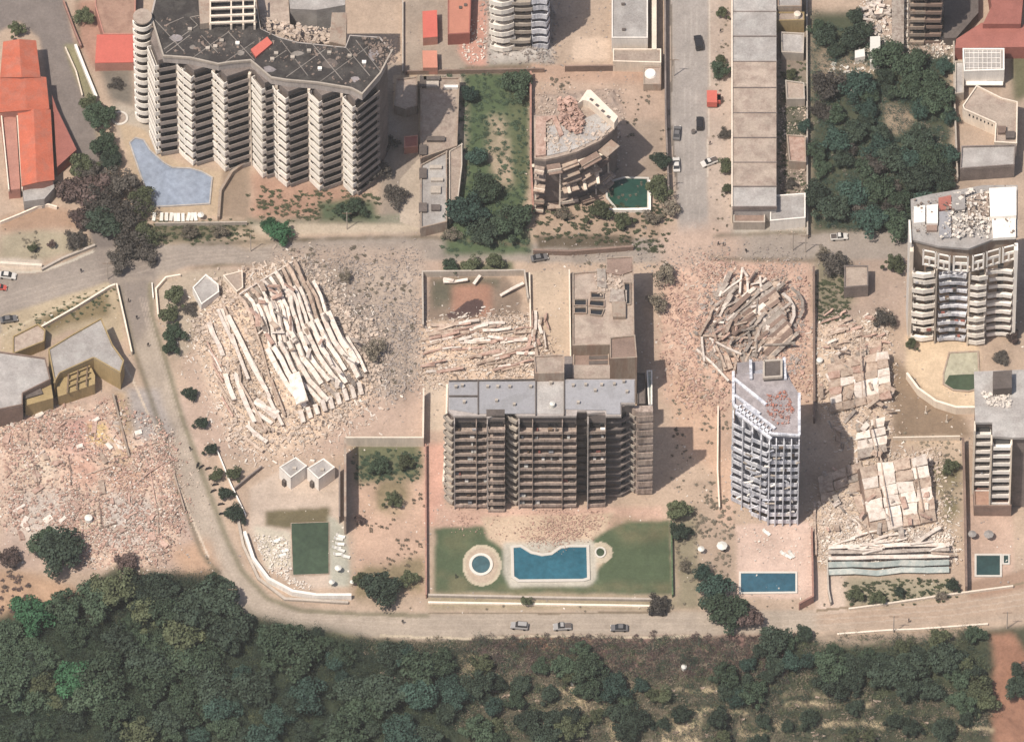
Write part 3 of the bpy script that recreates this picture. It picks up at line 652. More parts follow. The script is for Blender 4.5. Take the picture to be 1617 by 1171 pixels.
# ------------------------------------------------------------------ middle tower
H2 = 39.0; F2 = 3.2
r2 = [(708,601),(846,598),(846,592),(891,592),(892,598),(1003,598),(1003,637),(981,637),(981,656),(957,656),(955,650),(928,652),(926,648),(912,648),(910,656),(818,656),(808,648),(797,648),(770,660),(768,656),(717,656),(708,648)]
T3 = bthing('apartment_tower', 'grey roofed apartment tower with brown balcony rows facing the lawn and blue pool', 'building', r2, H2)
poly = PLY(r2, H2); mb = MB(); mb.prism(poly, H2-0.9, H2-0.1); mb.build('fascia', 'facade_gray', T3)
for i, (xa, xb, m2) in enumerate(((709,755,'blue_gray'),(755,846,'blue_gray'),(846,891,'roof_gray'),(891,1002,'blue_gray'))):
    pts = [(xa+0.4,602.5),(xb-0.4,602.5 if xb < 1000 else 600),(xb-0.4,653),(xa+0.4,653 if xa > 710 else 646)] if i < 3 else [(891.4,600),(1001.5,600),(1001.5,635.5),(979.5,635.5),(979.5,654),(958,654),(957,648),(891.4,646)]
    mb = MB(); mb.prism(PLY(pts, H2), H2-0.15, H2+0.02+0.15*(i % 2)); mb.build('roof', m2, T3)
core = [(712,604),(1000,601),(1000,632),(980,640),(957,638),(957,652),(928,650),(926,640),(912,640),(910,652),(820,652),(808,644),(808,636),(797,636),(797,658),(770,658),(768,652),(717,652),(712,646)]
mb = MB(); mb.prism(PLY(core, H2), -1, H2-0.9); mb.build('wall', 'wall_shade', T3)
kw = dict(z0=1.0, jit=0.06)
tiers(T3, [(706,646),(711,652),(717,655)], H2, 12, F2, 1.2, par=0.9, name='corner_balcony', glass=False, slab='concrete', **kw)
tiers(T3, [(718,654),(768,654)], H2, 11, F2, 1.9, par=0.8, slab='facade_brown', **kw)
tiers(T3, [(771,660),(797,660)], H2, 12, F2, 1.7, par=1.0, slab='facade_brown', z0=-0.2, jit=0.08)
tiers(T3, [(805,644),(811,651),(819,655)], H2, 12, F2, 1.2, par=0.9, name='corner_balcony', glass=False, slab='concrete', **kw)
tiers(T3, [(820,654),(910,654)], H2, 11, F2, 1.9, par=0.8, slab='facade_brown', **kw)
tiers(T3, [(912,641),(927,641)], H2, 11, F2, 0.6, par=0.6, slab='dark_wall', name='recessed_landing', glass=False, **kw)
tiers(T3, [(929,653),(956,652)], H2, 11, F2, 1.7, par=1.0, slab='facade_brown', z0=0.4, jit=0.08)
tiers(T3, [(958,642),(980,641),(996,632)], H2, 11, F2, 1.0, par=0.35, slab='wall_shade', name='recessed_landing', **kw)
tiers(T3, [(993,634),(999,642),(1006,647)], H2-3, 11, F2, 1.1, par=0.95, name='corner_balcony', glass=False, slab='concrete', **kw)
tiers(T3, [(1006,646),(1031,645)], H2-3, 11, F2, 1.3, par=1.7, slab='facade_brown', z0=0.6, jit=0.05, backmat='dark_wall')
mb = MB(); mb.prism(PLY([(998,640),(1031,640),(1031,650),(1006,650),(998,644)], H2-3), -1, H2-3); mb.build('wing', 'facade_brown', T3)
for k in range(4):
    x = (718,770,820,929)[k]; mb = MB(); mb.strip(PLY([(x-0.5,664),(x-0.5,652)], H2), 0.25, 0, H2-1.4); mb.build('fin_wall', 'facade_gray', T3)
for x in (841, 888, 752):
    mb = MB(); mb.strip(PLY([(x,665.5),(x,654)], H2), 0.18, 0, H2-2); mb.build('fin_wall', 'facade_brown', T3)
mb = MB(); mb.prism(PLY([(768,646),(797,646),(797,656),(768,656)], H2+0.2), H2-0.3, H2+0.22); mb.build('roof_ledge', 'dark_wall', T3)
roofbars(T3, [(755,600,755,654),(846,594,846,656),(891,596,891,656),(709,602,845,600),(709,626,755,626)], H2+0.1, 0.3, 0.45, 'dark_wall')
for (a, b) in ((720,612),(730,610),(770,612),(786,612),(805,612),(812,640),(838,612),(870,606),(905,610),(925,609),(950,609),(970,608),(985,604),(913,637),(990,620),(784,634),(940,618),(733,636)): small_box(T3, a, b, H2+0.1, 0.6, 0.5, 0.9, 'concrete')
o = bthing('machine_room', 'square tan lift room standing behind the grey roof of the middle tower', 'rooftop room', [(843,562),(890,562),(890,590),(843,590)], H2+3); block(o, [(843,563),(890,561),(891,590),(845,591)], H2+3, 'beige', 'roof_dust', z0=H2-6)
for i, (a, b) in enumerate(((846,598),(884,596))): pass
mb = MB(); mb.prism(PLY([(891,562),(904,562),(904,596),(891,598)], H2-4), 0, H2-4); mb.build('rear_stair', 'wall_shade', T3)
mb = MB(); mb.prism(PLY([(904,576),(963,576),(963,597),(904,597)], H2-3), 0, H2-3); mb.build('rear_roof', 'roof_dust', T3)

# ------------------------------------------------------------------ slim blue-grey tower with slumped roof
H4 = 37.0
r4 = [(1160,586),(1186,568),(1238,566),(1240,600),(1262,622),(1262,688),(1216,684),(1158,640)]
T4 = bthing('apartment_tower', 'slim blue-grey tower with buckled roof beams and reddish debris, above a rectangular pool', 'building', r4, H4)
mb = MB(); mb.prism(PLY([(1162,590),(1238,570),(1260,624),(1260,684),(1216,680),(1160,640)], H4), -1, H4-1.0); mb.build('wall', 'lattice_wall', T4)
mb = MB(); mb.prism(PLY([(1162,590),(1240,588),(1262,622),(1262,688),(1216,684),(1158,640)], H4), H4-1, H4-0.1); mb.build('roof', 'roof_burnt', T4)
roofbars(T4, [(1158,640,1218,686),(1162,652,1218,694),(1174,640,1224,678),(1158,588,1158,640),(1218,686,1263,689),(1262,622,1262,688),(1160,600,1210,640),(1160,625,1200,655),(1185,570,1186,600),(1238,566,1240,600)], H4, 0.7, 0.7, 'pale_blue', 'roof_beam')
for k in range(9): roofbars(T4, [(1162+6*k, 650+4.6*k, 1170+6*k, 640+4.6*k)], H4+0.3, 0.3, 0.4, 'pale_blue', 'roof_beam')
scatter_chunks('roof_debris', [(1212,622),(1244,616),(1254,650),(1240,676),(1218,664),(1206,640)], 300, 'rubble_red', 0.15, 0.8, parent=T4, zroof=H4)
mb = MB(); mb.prism(PLY([(1164,572),(1236,568),(1236,600),(1164,604)], H4-1.5), 0, H4-1.5); mb.build('rear_roof', 'roof_burnt', T4)
mb = MB(); mb.prism(PLY([(1206,570),(1234,568),(1234,594),(1206,596)], H4+1.5), H4-1.6, H4+1.5); mb.build('lift_room', 'dark_wall', T4)
q = PLY([(1206,570),(1234,568),(1234,594),(1206,596),(1206,570)], H4+1.7); mb = MB(); mb.strip(q, .5, H4+1, H4+1.9); mb.build('room_parapet', 'concrete', T4)
for (a, b, c, d, nf, z0) in ((1159,652,1188,668,11,0.3),(1189,676,1214,688,11,0.1),(1217,688,1261,689,11,0.5)):
    tiers(T4, [(a, b+2),(c, d if c < 1220 else b+2)], H4-1, nf, 3.25, 0.9, par=1.3, slab='pale_blue', z0=z0, jit=0.3, glass=False, lvl=H4)
scatter_chunks('facade_debris', [(1162,660),(1210,690),(1260,695),(1258,800),(1165,790)], 260, 'rubble_white', .3, 1.3, parent=T4, zroof=18.0, lift=.3) if False else None
for x, y0_ in ((1158,650),(1173,664),(1188,673),(1202,684),(1215,692),(1226,693),(1238,693),(1250,693),(1262,692)):
    mb = MB(); mb.strip(PLY([(x,y0_+5),(x,y0_-8)], H4), 0.28, 0, H4-1.5); mb.build('fin_wall', 'pale_blue', T4)
for q in range(34):
    x = random.uniform(1162,1258); z = random.uniform(2,33); a_ = XY(x, 690, H4); mb = MB(); mb.bar((a_[0], a_[1]-1.2, z), (a_[0]+random.uniform(-2.5,2.5), a_[1]-1.3, z+random.uniform(-1.5,1.5)), .35, .3); mb.build('loose_beam', random.choice(['white_paint','pale_blue','concrete']), T4)
mb = MB(); mb.strip(PLY([(1158,640),(1158,590)], H4), 0.4, 0, H4+0.5); mb.build('side_wall', 'white_paint', T4)

# ------------------------------------------------------------------ white tower at the right with wavy balconies
H5 = 40.0
r5 = [(1438,314),(1470,306),(1520,298),(1552,292),(1607,292),(1607,372),(1566,378),(1530,392),(1482,388),(1440,378)]
T5 = bthing('apartment_tower', 'white apartment tower with cluttered white roof and wavy balconies above the curved pool terrace', 'building', r5, H5)
mb = MB(); mb.prism(PLY([(1440,316),(1605,295),(1605,372),(1566,374),(1530,386),(1482,384),(1440,376)], H5), -1, H5-0.9); mb.build('wall', 'beige', T5)
mb = MB(); mb.prism(PLY(r5, H5), H5-0.9, H5-0.1); mb.build('roof', 'roof_gray', T5)
for k, (pts, m2, h) in enumerate((([(1443,326),(1461,324),(1461,350),(1443,352)],'white_paint',1.4),([(1463,324),(1481,322),(1481,352),(1463,352)],'white_paint',1.4),([(1483,334),(1502,332),(1502,374),(1483,374)],'blue_gray',0.7),([(1503,306),(1524,304),(1524,330),(1503,332)],'roof_gray',1.5),([(1562,297),(1605,295),(1605,340),(1564,342)],'white_paint',2.2),([(1566,344),(1604,342),(1604,374),(1568,376)],'white_paint',0.9),([(1482,312),(1502,308),(1502,330),(1482,332)],'roof_rust',0.6),([(1463,354),(1480,354),(1480,364),(1463,364)],'slab_brown',0.6),([(1506,336),(1522,335),(1522,374),(1506,374)],'roof_gray',0.5),([(1526,312),(1560,300),(1562,340),(1530,344)],'roof_dust',0.6))):
    mb = MB(); mb.prism(PLY(pts, H5+h), H5-0.1, H5+h); mb.build('roof_room', m2, T5)
scatter_chunks('roof_debris', [(1505,305),(1560,300),(1566,376),(1484,378)], 420, 'rubble_white', 0.2, 1.2, parent=T5, zroof=H5+0.2, flat=0.3, lift=1.2)
for q in range(26):
    a_ = XY(random.uniform(1500,1560), random.uniform(310,372), H5); mb = MB(); mb.bar((a_[0],a_[1],H5+.3), (a_[0]+random.gauss(0,1.6), a_[1]+random.gauss(0,1.6), H5+random.uniform(.3,2)), .35, .25); mb.build('roof_beam', random.choice(['white_paint','concrete','beige','dark_wall']), T5)
scatter_chunks('roof_debris', [(1442,316),(1600,296),(1602,372),(1442,372)], 200, 'rubble_dark', 0.2, 1.0, parent=T5, zroof=H5, flat=0.3, lift=1.6)
for k in range(2):  # loggia storeys under the roof: framed openings
    zt = H5-0.9-k*3.2
    for j, (a, b, c, d) in enumerate(((1460,382,1481,386),(1484,388,1503,392),(1506,392,1530,393),(1533,392,1551,388),(1554,386,1576,380),(1580,379,1600,374))):
        mb = MB(); A, B2 = XY(a, b, H5), XY(c, d, H5)
        for (u, v) in ((A, B2),):
            pth = offset([u, v], 1.8); mb.strip(pth, 0.3, zt-3.2, zt-2.6); mb.strip(pth, 0.3, zt-0.35, zt)
            for e in (0.04, 0.5, 0.96) if k else (0.04, 0.96): q3 = (pth[0][0]+(pth[1][0]-pth[0][0])*e, pth[0][1]+(pth[1][1]-pth[0][1])*e); mb.box((q3[0], q3[1], zt-1.6), (0.22, 0.2, 1.6)); 
        mb.build('loggia', 'white_paint', T5)
def wavy(a, b, y, amp, n=7): return [(a+(b-a)*i/(n-1), y+amp*math.sin(math.pi*i/(n-1))) for i in range(n)]
for (pth, nf, out, par, mm) in ((wavy(1445,1477,387,2.5,3),9,1.4,1.45,'bay_white'),(wavy(1484,1530,389,-2.5,4),9,1.6,0.9,'pale_blue'),(wavy(1534,1557,393,2,3),9,1.7,1.4,'bay_white'),(wavy(1561,1602,385,-2.5,4),9,1.3,1.0,'white_paint')):
    tiers(T5, pth, H5, nf, 3.45, out, par=par, slab=mm, z0=1.0, jit=0.3)
for x, y0_, mm in ((1440,386,'cream'),(1480,392,'concrete'),(1532,396,'cream'),(1559,394,'facade_gray'),(1605,384,'white_paint')):
    mb = MB(); mb.strip(PLY([(x,y0_+6),(x,y0_-6)], H5), 0.9 if x in (1440,1605) else 0.4, -1, H5-1.5 if x in (1440,1605) else H5-8); mb.build('pillar', mm, T5)
mb = MB(); mb.strip(PLY([(1436,350),(1438,386)], H5), 0.5, -1, H5+0.8); mb.build('side_wall', 'white_paint', T5)
# ------------------------------------------------------------------ tower at the right edge
H6 = 32.0
r6 = [(1538,586),(1640,582),(1640,690),(1597,690),(1567,688),(1567,666),(1540,666)]
T6 = bthing('apartment_tower', 'grey roofed tower with cream ladder-like balconies at the right edge of the photo', 'building', r6, H6)
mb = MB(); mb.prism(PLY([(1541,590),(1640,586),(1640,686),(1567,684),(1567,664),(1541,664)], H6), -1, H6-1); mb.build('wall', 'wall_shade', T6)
mb = MB(); mb.prism(PLY(r6, H6), H6-1, H6-0.1); mb.build('roof', 'roof_gray', T6)
mb = MB(); mb.prism(PLY([(1568,586),(1598,584),(1598,612),(1568,614)], H6+3), H6-0.1, H6+3); mb.build('lift_room', 'dark_wall', T6)
scatter_chunks('roof_debris', [(1550,618),(1598,622),(1596,645),(1560,640)], 160, 'rubble_white', 0.3, 1.1, parent=T6, zroof=H6)
tiers(T6, [(1541,666),(1565,666)], H6, 8, 3.5, 1.7, par=1.1, slab='white_paint', z0=3.0, jit=0.04)
tiers(T6, [(1569,688),(1596,688)], H6, 9, 3.5, 1.7, par=1.1, slab='white_paint', z0=0.2, jit=0.04)
tiers(T6, [(1599,676),(1640,676)], H6, 9, 3.5, 1.3, par=0.8, slab='concrete', z0=0.2, jit=0.04)
for x, y0_, zz in ((1539.5,668,3),(1566,690,0),(1597.5,690,0)):
    mb = MB(); mb.strip(PLY([(x,y0_+8),(x,y0_-8)], H6), 0.4, zz, H6-1.2); mb.build('fin_wall', 'cream', T6)
o = bthing('podium', 'low brown flat-roofed podium at the foot of the right edge tower', 'building', [(1537,770),(1597,775),(1597,800),(1538,800)], 4.0); block(o, [(1537,770),(1597,775),(1597,800),(1538,800)], 4.0, 'slab_brown', 'terrace_tan')

# ------------------------------------------------------------------ ordinary buildings
def simple(name, label, cat, roof, h, wall='beige', top='roof_gray', par=0.5, group=None, **k):
    t = bthing(name, label, cat, roof, h, group); block(t, roof, h, wall, top, par=par, **k); return t
def gable(t, e1, e2, ridge, z0, ze, zr, m='roof_terra'):
    """two roof slopes between eave lines and a ridge, plus walls"""
    a, b = PLY(e1, ze); c, d = PLY(e2, ze); r, s_ = PLY(ridge, zr); th = 0.2
    for (p, q2) in ((a, b), (c, d)):
        mb = MB(); top = [(p[0],p[1],ze),(q2[0],q2[1],ze),(s_[0],s_[1],zr),(r[0],r[1],zr)]
        mb.add(top+[(v[0],v[1],v[2]-th) for v in top], [(0,1,2,3),(7,6,5,4),(0,4,5,1),(1,5,6,2),(2,6,7,3),(3,7,4,0)]); mb.build('roof', m, t)
    mb = MB(); sh = lambda p, q2, k: (p[0]+(q2[0]-p[0])*k, p[1]+(q2[1]-p[1])*k)
    A, Bq, Cq, Dq = sh(a, c, .04), sh(b, d, .04), sh(c, a, .04), sh(d, b, .04); vs = []
    for (p, z) in ((A, ze-.25), (r, zr-.3), (Cq, ze-.25)): vs.append((p[0]*1, p[1]+0.0, z))
    vs += [(Bq[0],Bq[1],ze-.25),(s_[0],s_[1],zr-.3),(Dq[0],Dq[1],ze-.25)]
    vs += [(A[0],A[1],z0),(Cq[0],Cq[1],z0),(Bq[0],Bq[1],z0),(Dq[0],Dq[1],z0)]
    mb.add(vs, [(6,0,1,2,7),(8,9,5,4,3),(6,8,3,0),(7,2,5,9)]); mb.build('wall', 'pink_wall', t)
hz = 7.0
t = bthing('school_hall', 'long orange-red roofed hall stepping down beside the left street', 'building', [(0,64),(86,64),(90,300),(0,300)], hz)
gable(t, [(5,66),(0,122)], [(57,64),(64,122)], [(30,62),(34,122)], -1, hz, hz+1.6)
gable(t, [(-10,124),(-10,178)], [(73,122),(78,172)], [(38,118),(42,174)], -1, hz-0.6, hz+0.8)
gable(t, [(28,177),(34,294)], [(80,173),(86,284)], [(53,172),(58,288)], -1, hz-1, hz+0.6)
mb = MB(); mb.prism(PLY([(0,180),(25,178),(32,298),(14,300)], 4), -1, 4); mb.build('side_terrace', 'pink_wall', t)
mb = MB(); mb.prism(PLY([(35,294),(84,284),(86,296),(70,314),(38,318)], 4), -1, 4); mb.build('porch', 'roof_gray', t)
for yy in (0, 1): mb = MB(); mb.strip(PLY([(2+yy*25,180),(14+yy*21,300)], 4.6), 0.3, 3.9, 4.9); mb.build('terrace_wall', 'cream', t)
mb = MB(); mb.prism(PLY([(82,150),(90,172),(121,236),(90,264),(86,200)], 4), -1, 4); mb.build('side_roof', 'roof_rust', t)
t = bthing('shed', 'bright red roofed shed against the round stair tower', 'shed', [(152,57),(210,57),(210,97),(150,97)], 4)
z4 = [4.6,4.6,3.6,3.6]; pp = PLY([(153,57),(211,57),(211,97),(150,98)], 4); mb = MB(); mb.prism(pp, -1, 3.4); mb.build('wall', 'pink_wall', t); mb = MB(); mb.add(*slab_between(pp, [z-0.2 for z in z4], z4)); mb.build('roof', 'roof_red', t)
simple('terrace_house', 'flat brown roofed house at the top, left of the round stair tower', 'house', [(150,-30),(215,-20),(213,55),(163,55),(150,10)], 4.5, 'pink_wall', 'terrace_tan', par=0.3)
simple('shed', 'small salmon roofed shed, upper one of the pair in the paved yard', 'shed', [(667,18),(690,16),(691,58),(668,60)], 3.4, 'pink_wall', 'roof_red', par=0)
simple('shed', 'small salmon roofed shed, lower one of the pair in the paved yard', 'shed', [(667,80),(690,80),(691,107),(668,107)], 3.0, 'pink_wall', 'roof_salmon', par=0)
t = simple('warehouse', 'long orange flat-roofed store at the top of the paved yard', 'building', [(707,-30),(745,-30),(742,53),(707,55)], 4.5, 'roof_rust', 'roof_salmon', par=0.15)
for (a, b) in ((727,13),(735,9)): small_box(t, a, b, 4.5, 0.6, 0.6, 0.4, 'dark_wall')
t = simple('warehouse', 'smooth white-grey roofed warehouse at the top beside the straight street', 'building', [(966,-30),(1023,-30),(1023,61),(966,61)], 6, 'white_paint', 'roof_gray', par=0.35)
for (a, b) in ((984,8),(985,48)): small_box(t, a, b, 6, 0.8, 0.5, 0.5, 'dark_wall')
mb = MB(); mb.strip(PLY([(1033,-20),(1033,78)], 4.5), 1.2, -1, 4.5); mb.build('side_wall', 'cream', t)
simple('annex', 'cream flat-roofed annex below the white-grey warehouse', 'building', [(968,78),(1044,78),(1044,100),(968,98)], 4, 'cream', 'roof_dust', par=0.3)
t = bthing('yard_house', 'low house with a half-round white canopy on a walled yard', 'house', [(1016,104),(1044,104),(1044,134),(1016,134)], 3)
block(t, [(1016,106),(1044,106),(1044,134),(1016,134)], 2.6, 'beige', 'roof_dust', par=0.2); mb = MB(); c = XY(1027, 115, 3.1); mb.cyl(c, 1.6, 2.5, 3.1, 20, 1.3); mb.build('canopy', 'white_paint', t)
# long terrace row east of the straight street
t = bthing('terrace_row', 'long flat-roofed terrace row divided into square bays along the straight street', 'building', [(1158,0),(1226,0),(1228,325),(1158,325)], 7)
ys = [-40, 18, 57, 97, 138, 178, 217, 256, 294, 326]
for i in range(len(ys)-1):
    mb = MB(); z = 7+0.12*(i % 2); x2 = 1226 if ys[i] > 15 else 1262 if i == 0 else 1226
    mb.prism(PLY([(1157,ys[i]+0.6),(x2 if i else 1226,ys[i]+0.6),(x2 if i else 1226,ys[i+1]-0.6),(1157,ys[i+1]-0.6)], z), -1, z); mb.build('roof_bay', ['roof_gray','roof_gray','roof_gray','roof_dust','roof_dust','roof_dust','roof_dust','roof_dust','roof_gray'][i], t)
    mb = MB(); mb.strip(PLY([(1156.5,ys[i+1]),(1227,ys[i+1])], 7.3), 0.22, 6, 7.35); mb.build('party_wall', 'wall_shade', t)
mb = MB(); mb.strip(PLY([(1156,326),(1156,-30)], 7.4), 0.3, -1, 7.5); mb.build('street_wall', 'cream', t)
simple('flat_house', 'pale flat-roofed house at the top, right of the terrace row', 'house', [(1228,-30),(1266,-30),(1266,12),(1228,12)], 6.5, 'beige', 'roof_gray')
simple('flat_house', 'cream flat roof with round tank, touching the top bays of the terrace row', 'house', [(1226,20),(1270,20),(1270,33),(1226,34)], 5, 'yellow_wall', 'roof_dust', par=0.3)
simple('patio_shelter', 'grey-walled small shelter in the narrow yards beside the terrace row', 'shelter', [(1233,52),(1270,54),(1269,86),(1234,84)], 3, 'concrete', 'roof_gray')
simple('patio_shelter', 'pale cluttered shelter roof midway down the narrow yards', 'shelter', [(1240,128),(1270,132),(1271,158),(1242,158)], 3, 'concrete', 'roof_dust')
simple('patio_shelter', 'lumpy pinkish shelter roof low in the narrow yards', 'shelter', [(1242,214),(1272,216),(1273,258),(1246,256)], 3, 'beige', 'slab_pink')
simple('garage', 'brown square garage roof at the south end of the terrace row', 'garage', [(1158,332),(1208,332),(1208,352),(1158,352)], 3, 'concrete', 'slab_brown', par=0.4)
simple('garage', 'whitish garage roof beside the brown one near the crossroads', 'garage', [(1216,310),(1272,306),(1272,345),(1216,350)], 4, 'white_paint', 'roof_gray', par=0.4)
# left yard group
t = simple('walled_yard_building', 'long pale flat building with rooftop tanks between the left tower and the green garden', 'building', [(664,124),(726,124),(722,232),(664,252)], 3.5, 'beige', 'roof_dust', par=0.6)
for (a, b, sx, sy, m2) in ((682,127,4,1.0,'dark_wall'),(683,136,3,1.6,'concrete'),(668,132,1.6,3,'dark_wall'),(712,140,3.5,0.7,'white_paint'),(688,222,4.5,1.2,'dark_wall'),(668,240,1.8,3,'dark_wall')): small_box(t, a, b, 3.5, sx, sy, 1.0, m2, 'roof_unit')
t = simple('flat_house', 'pale tapering flat roof with vents below the walled yard building', 'house', [(664,262),(706,240),(706,352),(664,362)], 3.5, 'beige', 'roof_gray', par=0.6)
for (a, b, sx, sy, m2) in ((668,276,1.8,3,'dark_wall'),(688,266,3,.8,'concrete'),(690,286,3,.8,'concrete'),(688,302,2.4,2,'concrete'),(688,330,2.2,1.6,'dark_wall'),(668,330,2,2.6,'dark_wall')): small_box(t, a, b, 3.5, sx, sy, 0.8, m2, 'roof_unit')
simple('annex', 'pale narrow annex with shaded court east of the tapering flat roof', 'building', [(709,240),(730,228),(730,262),(722,330),(709,346)], 3, 'concrete', 'roof_dust')
simple('flat_house', 'tan flat roof half in the shadow of the left tower', 'house', [(626,126),(659,122),(659,168),(640,174),(622,168)], 3.2, 'beige', 'roof_dust', par=0.4)
simple('garage', 'small reddish roof in deep shade behind the tapering flat roof', 'garage', [(638,216),(660,214),(660,232),(638,234)], 2.6, 'pink_wall', 'roof_rust', par=0.2)
# middle house block
t = simple('ruined_house', 'tan flat-roofed block with open roof pits between the two collapse areas', 'building', [(904,432),(957,428),(957,408),(1000,406),(1002,545),(904,547)], 13, 'beige', 'roof_dust')
for pts, h, m2 in (([(957,409),(998,407),(998,428),(980,434),(957,430)],13.5,'slab_brown'),([(964,455),(990,458),(990,478),(962,476)],13.6,'slab_gray'),([(966,476),(988,476),(988,500),(968,500)],14.2,'beige'),([(943,424),(956,424),(958,455),(943,452)],13.6,'slab_gray')):
    mb = MB(); mb.prism(PLY(pts, h), 12.9, h); mb.build('roof_room', m2, t)
for pts in ([(907,472),(926,472),(926,482),(907,482)],[(907,485),(926,484),(926,494),(907,494)],[(933,461),(953,462),(953,470),(933,470)],[(932,473),(954,474),(954,484),(930,482)],[(932,487),(954,488),(950,498),(932,496)],[(985,446),(995,446),(995,480),(988,480)]):
    mb = MB(); mb.prism(PLY(pts, 13.05), 12.0, 13.05); mb.build('pit_shade_lid', 'glass_dark', t)  # dark lids on the roof stand in for the shade inside the pits
    q = PLY(pts+[pts[0]], 13.5); mb = MB(); mb.strip(q, 0.25, 12.95, 13.6); mb.build('pit_wall', 'beige', t)
scatter_chunks('roof_debris', [(940,425),(985,430),(985,460),(940,470)], 120, 'rubble_pale', 0.3, 1.4, parent=t, zroof=13.1)
simple('lift_house', 'square brown-grey raised block just north of the middle tower roof', 'building', [(963,534),(1003,530),(1006,566),(963,568)], 20, 'beige', 'slab_brown')
t = simple('low_wing', 'brown flat-roofed wing with a louvred opening between raised block and middle tower', 'building', [(905,550),(962,550),(962,596),(905,596)], 9, 'beige', 'slab_brown')
for yy in (562, 570, 578): mb = MB(); mb.prism(PLY([(930,yy),(960,yy-1),(960,yy+4),(930,yy+5)], 9.2), 8.8, 9.2); mb.build('louvre', 'dark_wall', t)
simple('garage', 'dark green-edged narrow shed east of the middle tower', 'shed', [(1006,590),(1019,590),(1019,640),(1006,640)], 4, 'dark_wall', 'wall_shade')
simple('garage', 'white narrow canopy beside the dark green-edged shed', 'shed', [(1021,586),(1030,586),(1030,642),(1024,642)], 3.4, 'white_paint', 'slab_teal')
# lower-left houses
def rot_house(name, label, roof, h, wall, top): return simple(name, label, 'house', roof, h, wall, top, par=0.45)
t = rot_house('flat_house', 'weathered grey flat-roofed house with yellow walls at the bend of the street', [(76,552),(112,530),(160,503),(178,545),(196,570),(190,590),(148,566),(95,590),(86,605)], 7, 'yellow_wall', 'roof_gray')
mb = MB(); mb.prism(PLY([(88,600),(140,572),(150,592),(150,606),(92,626)], 4.5), -1, 4.5); mb.build('porch', 'yellow_wall', t)
for k in range(3): mb = MB(); mb.bar(*[P(108+0*k, 592+k*9, 5.2), P(142, 578+k*9, 5.2)], 0.4, 0.4); mb.build('porch_beam', 'yellow_wall', t)
for k in range(3): mb = MB(); mb.bar(*[P(108+k*15, 590-k*6, 5.5), P(106+k*15, 620-k*6, 5.5)], 0.3, 0.4); mb.build('porch_beam', 'wood', t)
t = rot_house('flat_house', 'pale stained flat-roofed house at the left edge above the rubble', [(-60,575),(0,556),(72,566),(80,600),(36,622),(36,640),(-60,660)], 8, 'slab_brown', 'roof_gray')
mb = MB(); mb.prism(PLY([(38,620),(80,602),(84,628),(40,640)], 6), -1, 6); mb.build('porch', 'yellow_wall', t)
small_box(t, 50, 622, 6, 5, 2.2, 0.6, 'dark_wall', 'skylight', 0.35)
t = rot_house('flat_house', 'small ochre flat-roofed house north of the weathered grey roof', [(20,532),(60,512),(72,522),(70,540),(40,552),(20,560)], 3.5, 'yellow_wall', 'roof_dust')
t = rot_house('flat_house', 'small grey-roofed hut with white wall on the corner by the collapsed block', [(304,455),(325,434),(345,450),(346,462),(318,482)], 3.5, 'white_paint', 'roof_gray')
t = rot_house('flat_house', 'tilted pale roof slab hut next to the corner hut', [(352,436),(383,428),(384,455),(374,462)], 3, 'cream', 'roof_dust')
simple('flat_house', 'plain square flat-roofed house south of the road, near the white tower', 'house', [(1333,420),(1371,420),(1371,452),(1333,455)], 4.5, 'wall_shade', 'roof_dust', par=0.35)
# top right
t = simple('glass_roof_house', 'white-framed house with gridded glass roof at the upper right', 'house', [(1520,78),(1586,78),(1586,112),(1522,114)], 6, 'white_paint', 'roof_gray', par=0.5)
for k in range(9): roofbars(t, [(1524+7*k,80,1524+7*k,110)], 6.02, 0.12, 0.2, 'white_paint', 'glazing_bar')
for k in range(4): roofbars(t, [(1524,84+8*k,1580,84+8*k)], 6.1, 0.12, 0.2, 'white_paint', 'glazing_bar')
for k in range(6):
    p = XY(1532+k*9, 116, 4.2); mb = MB(); mb.box((p[0], p[1]-0.3, 4.0), (0.5,0.12,0.8)); mb.build('window', 'glass_dark', t)
mb = MB(); mb.strip(PLY([(1524,120),(1584,120)], 5), 1.2, 1.6, 1.9); mb.build('balcony', 'white_paint', t)
simple('garden_house', 'narrow pale strip building left of the glass roof house', 'building', [(1508,98),(1522,98),(1522,148),(1508,150)], 3, 'concrete', 'roof_gray')
t = simple('flat_house', 'tan angular flat-roofed house with a slotted white wall at the upper right', 'house', [(1520,168),(1542,136),(1582,156),(1607,162),(1606,228),(1570,226),(1572,196),(1522,174)], 5, 'cream', 'roof_dust')
for k in range(7): p = XY(1532+k*6, 178+k*2.6, 4.4); mb = MB(); mb.box((p[0], p[1]-0.15, 4.0), (0.35,0.4,0.4)); mb.build('window', 'glass_dark', t)
small_box(t, 1582, 208, 5, 2, 2, 1, 'slab_brown', 'roof_unit'); small_box(t, 1595, 216, 5, 2.2, 2, 1, 'dark_wall', 'roof_unit')
simple('flat_house', 'wide grey flat roof directly above the white tower', 'house', [(1518,232),(1604,230),(1602,262),(1516,268)], 5, 'wall_shade', 'roof_gray')
t = bthing('red_roof_house', 'house with dark red stepped roofs in the top right corner', 'house', [(1500,0),(1640,0),(1640,76),(1500,76)], 6)
mb = MB(); mb.prism(PLY([(1560,-30),(1618,-30),(1612,38),(1552,38),(1566,10)], 7), -1, 7); mb.build('upper_roof', 'roof_rust', t)
mb = MB(); mb.prism(PLY([(1510,62),(1550,36),(1640,40),(1640,74),(1508,76)], 5), -1, 5); mb.build('lower_roof', 'roof_rust', t)
mb = MB(); mb.prism(PLY([(1490,-30),(1545,-30),(1545,20),(1510,60),(1490,60)], 3.5), -1, 3.5); mb.build('shadow_block', 'dark_wall', t)  # dark block painting in the shadow right of the tall brown block
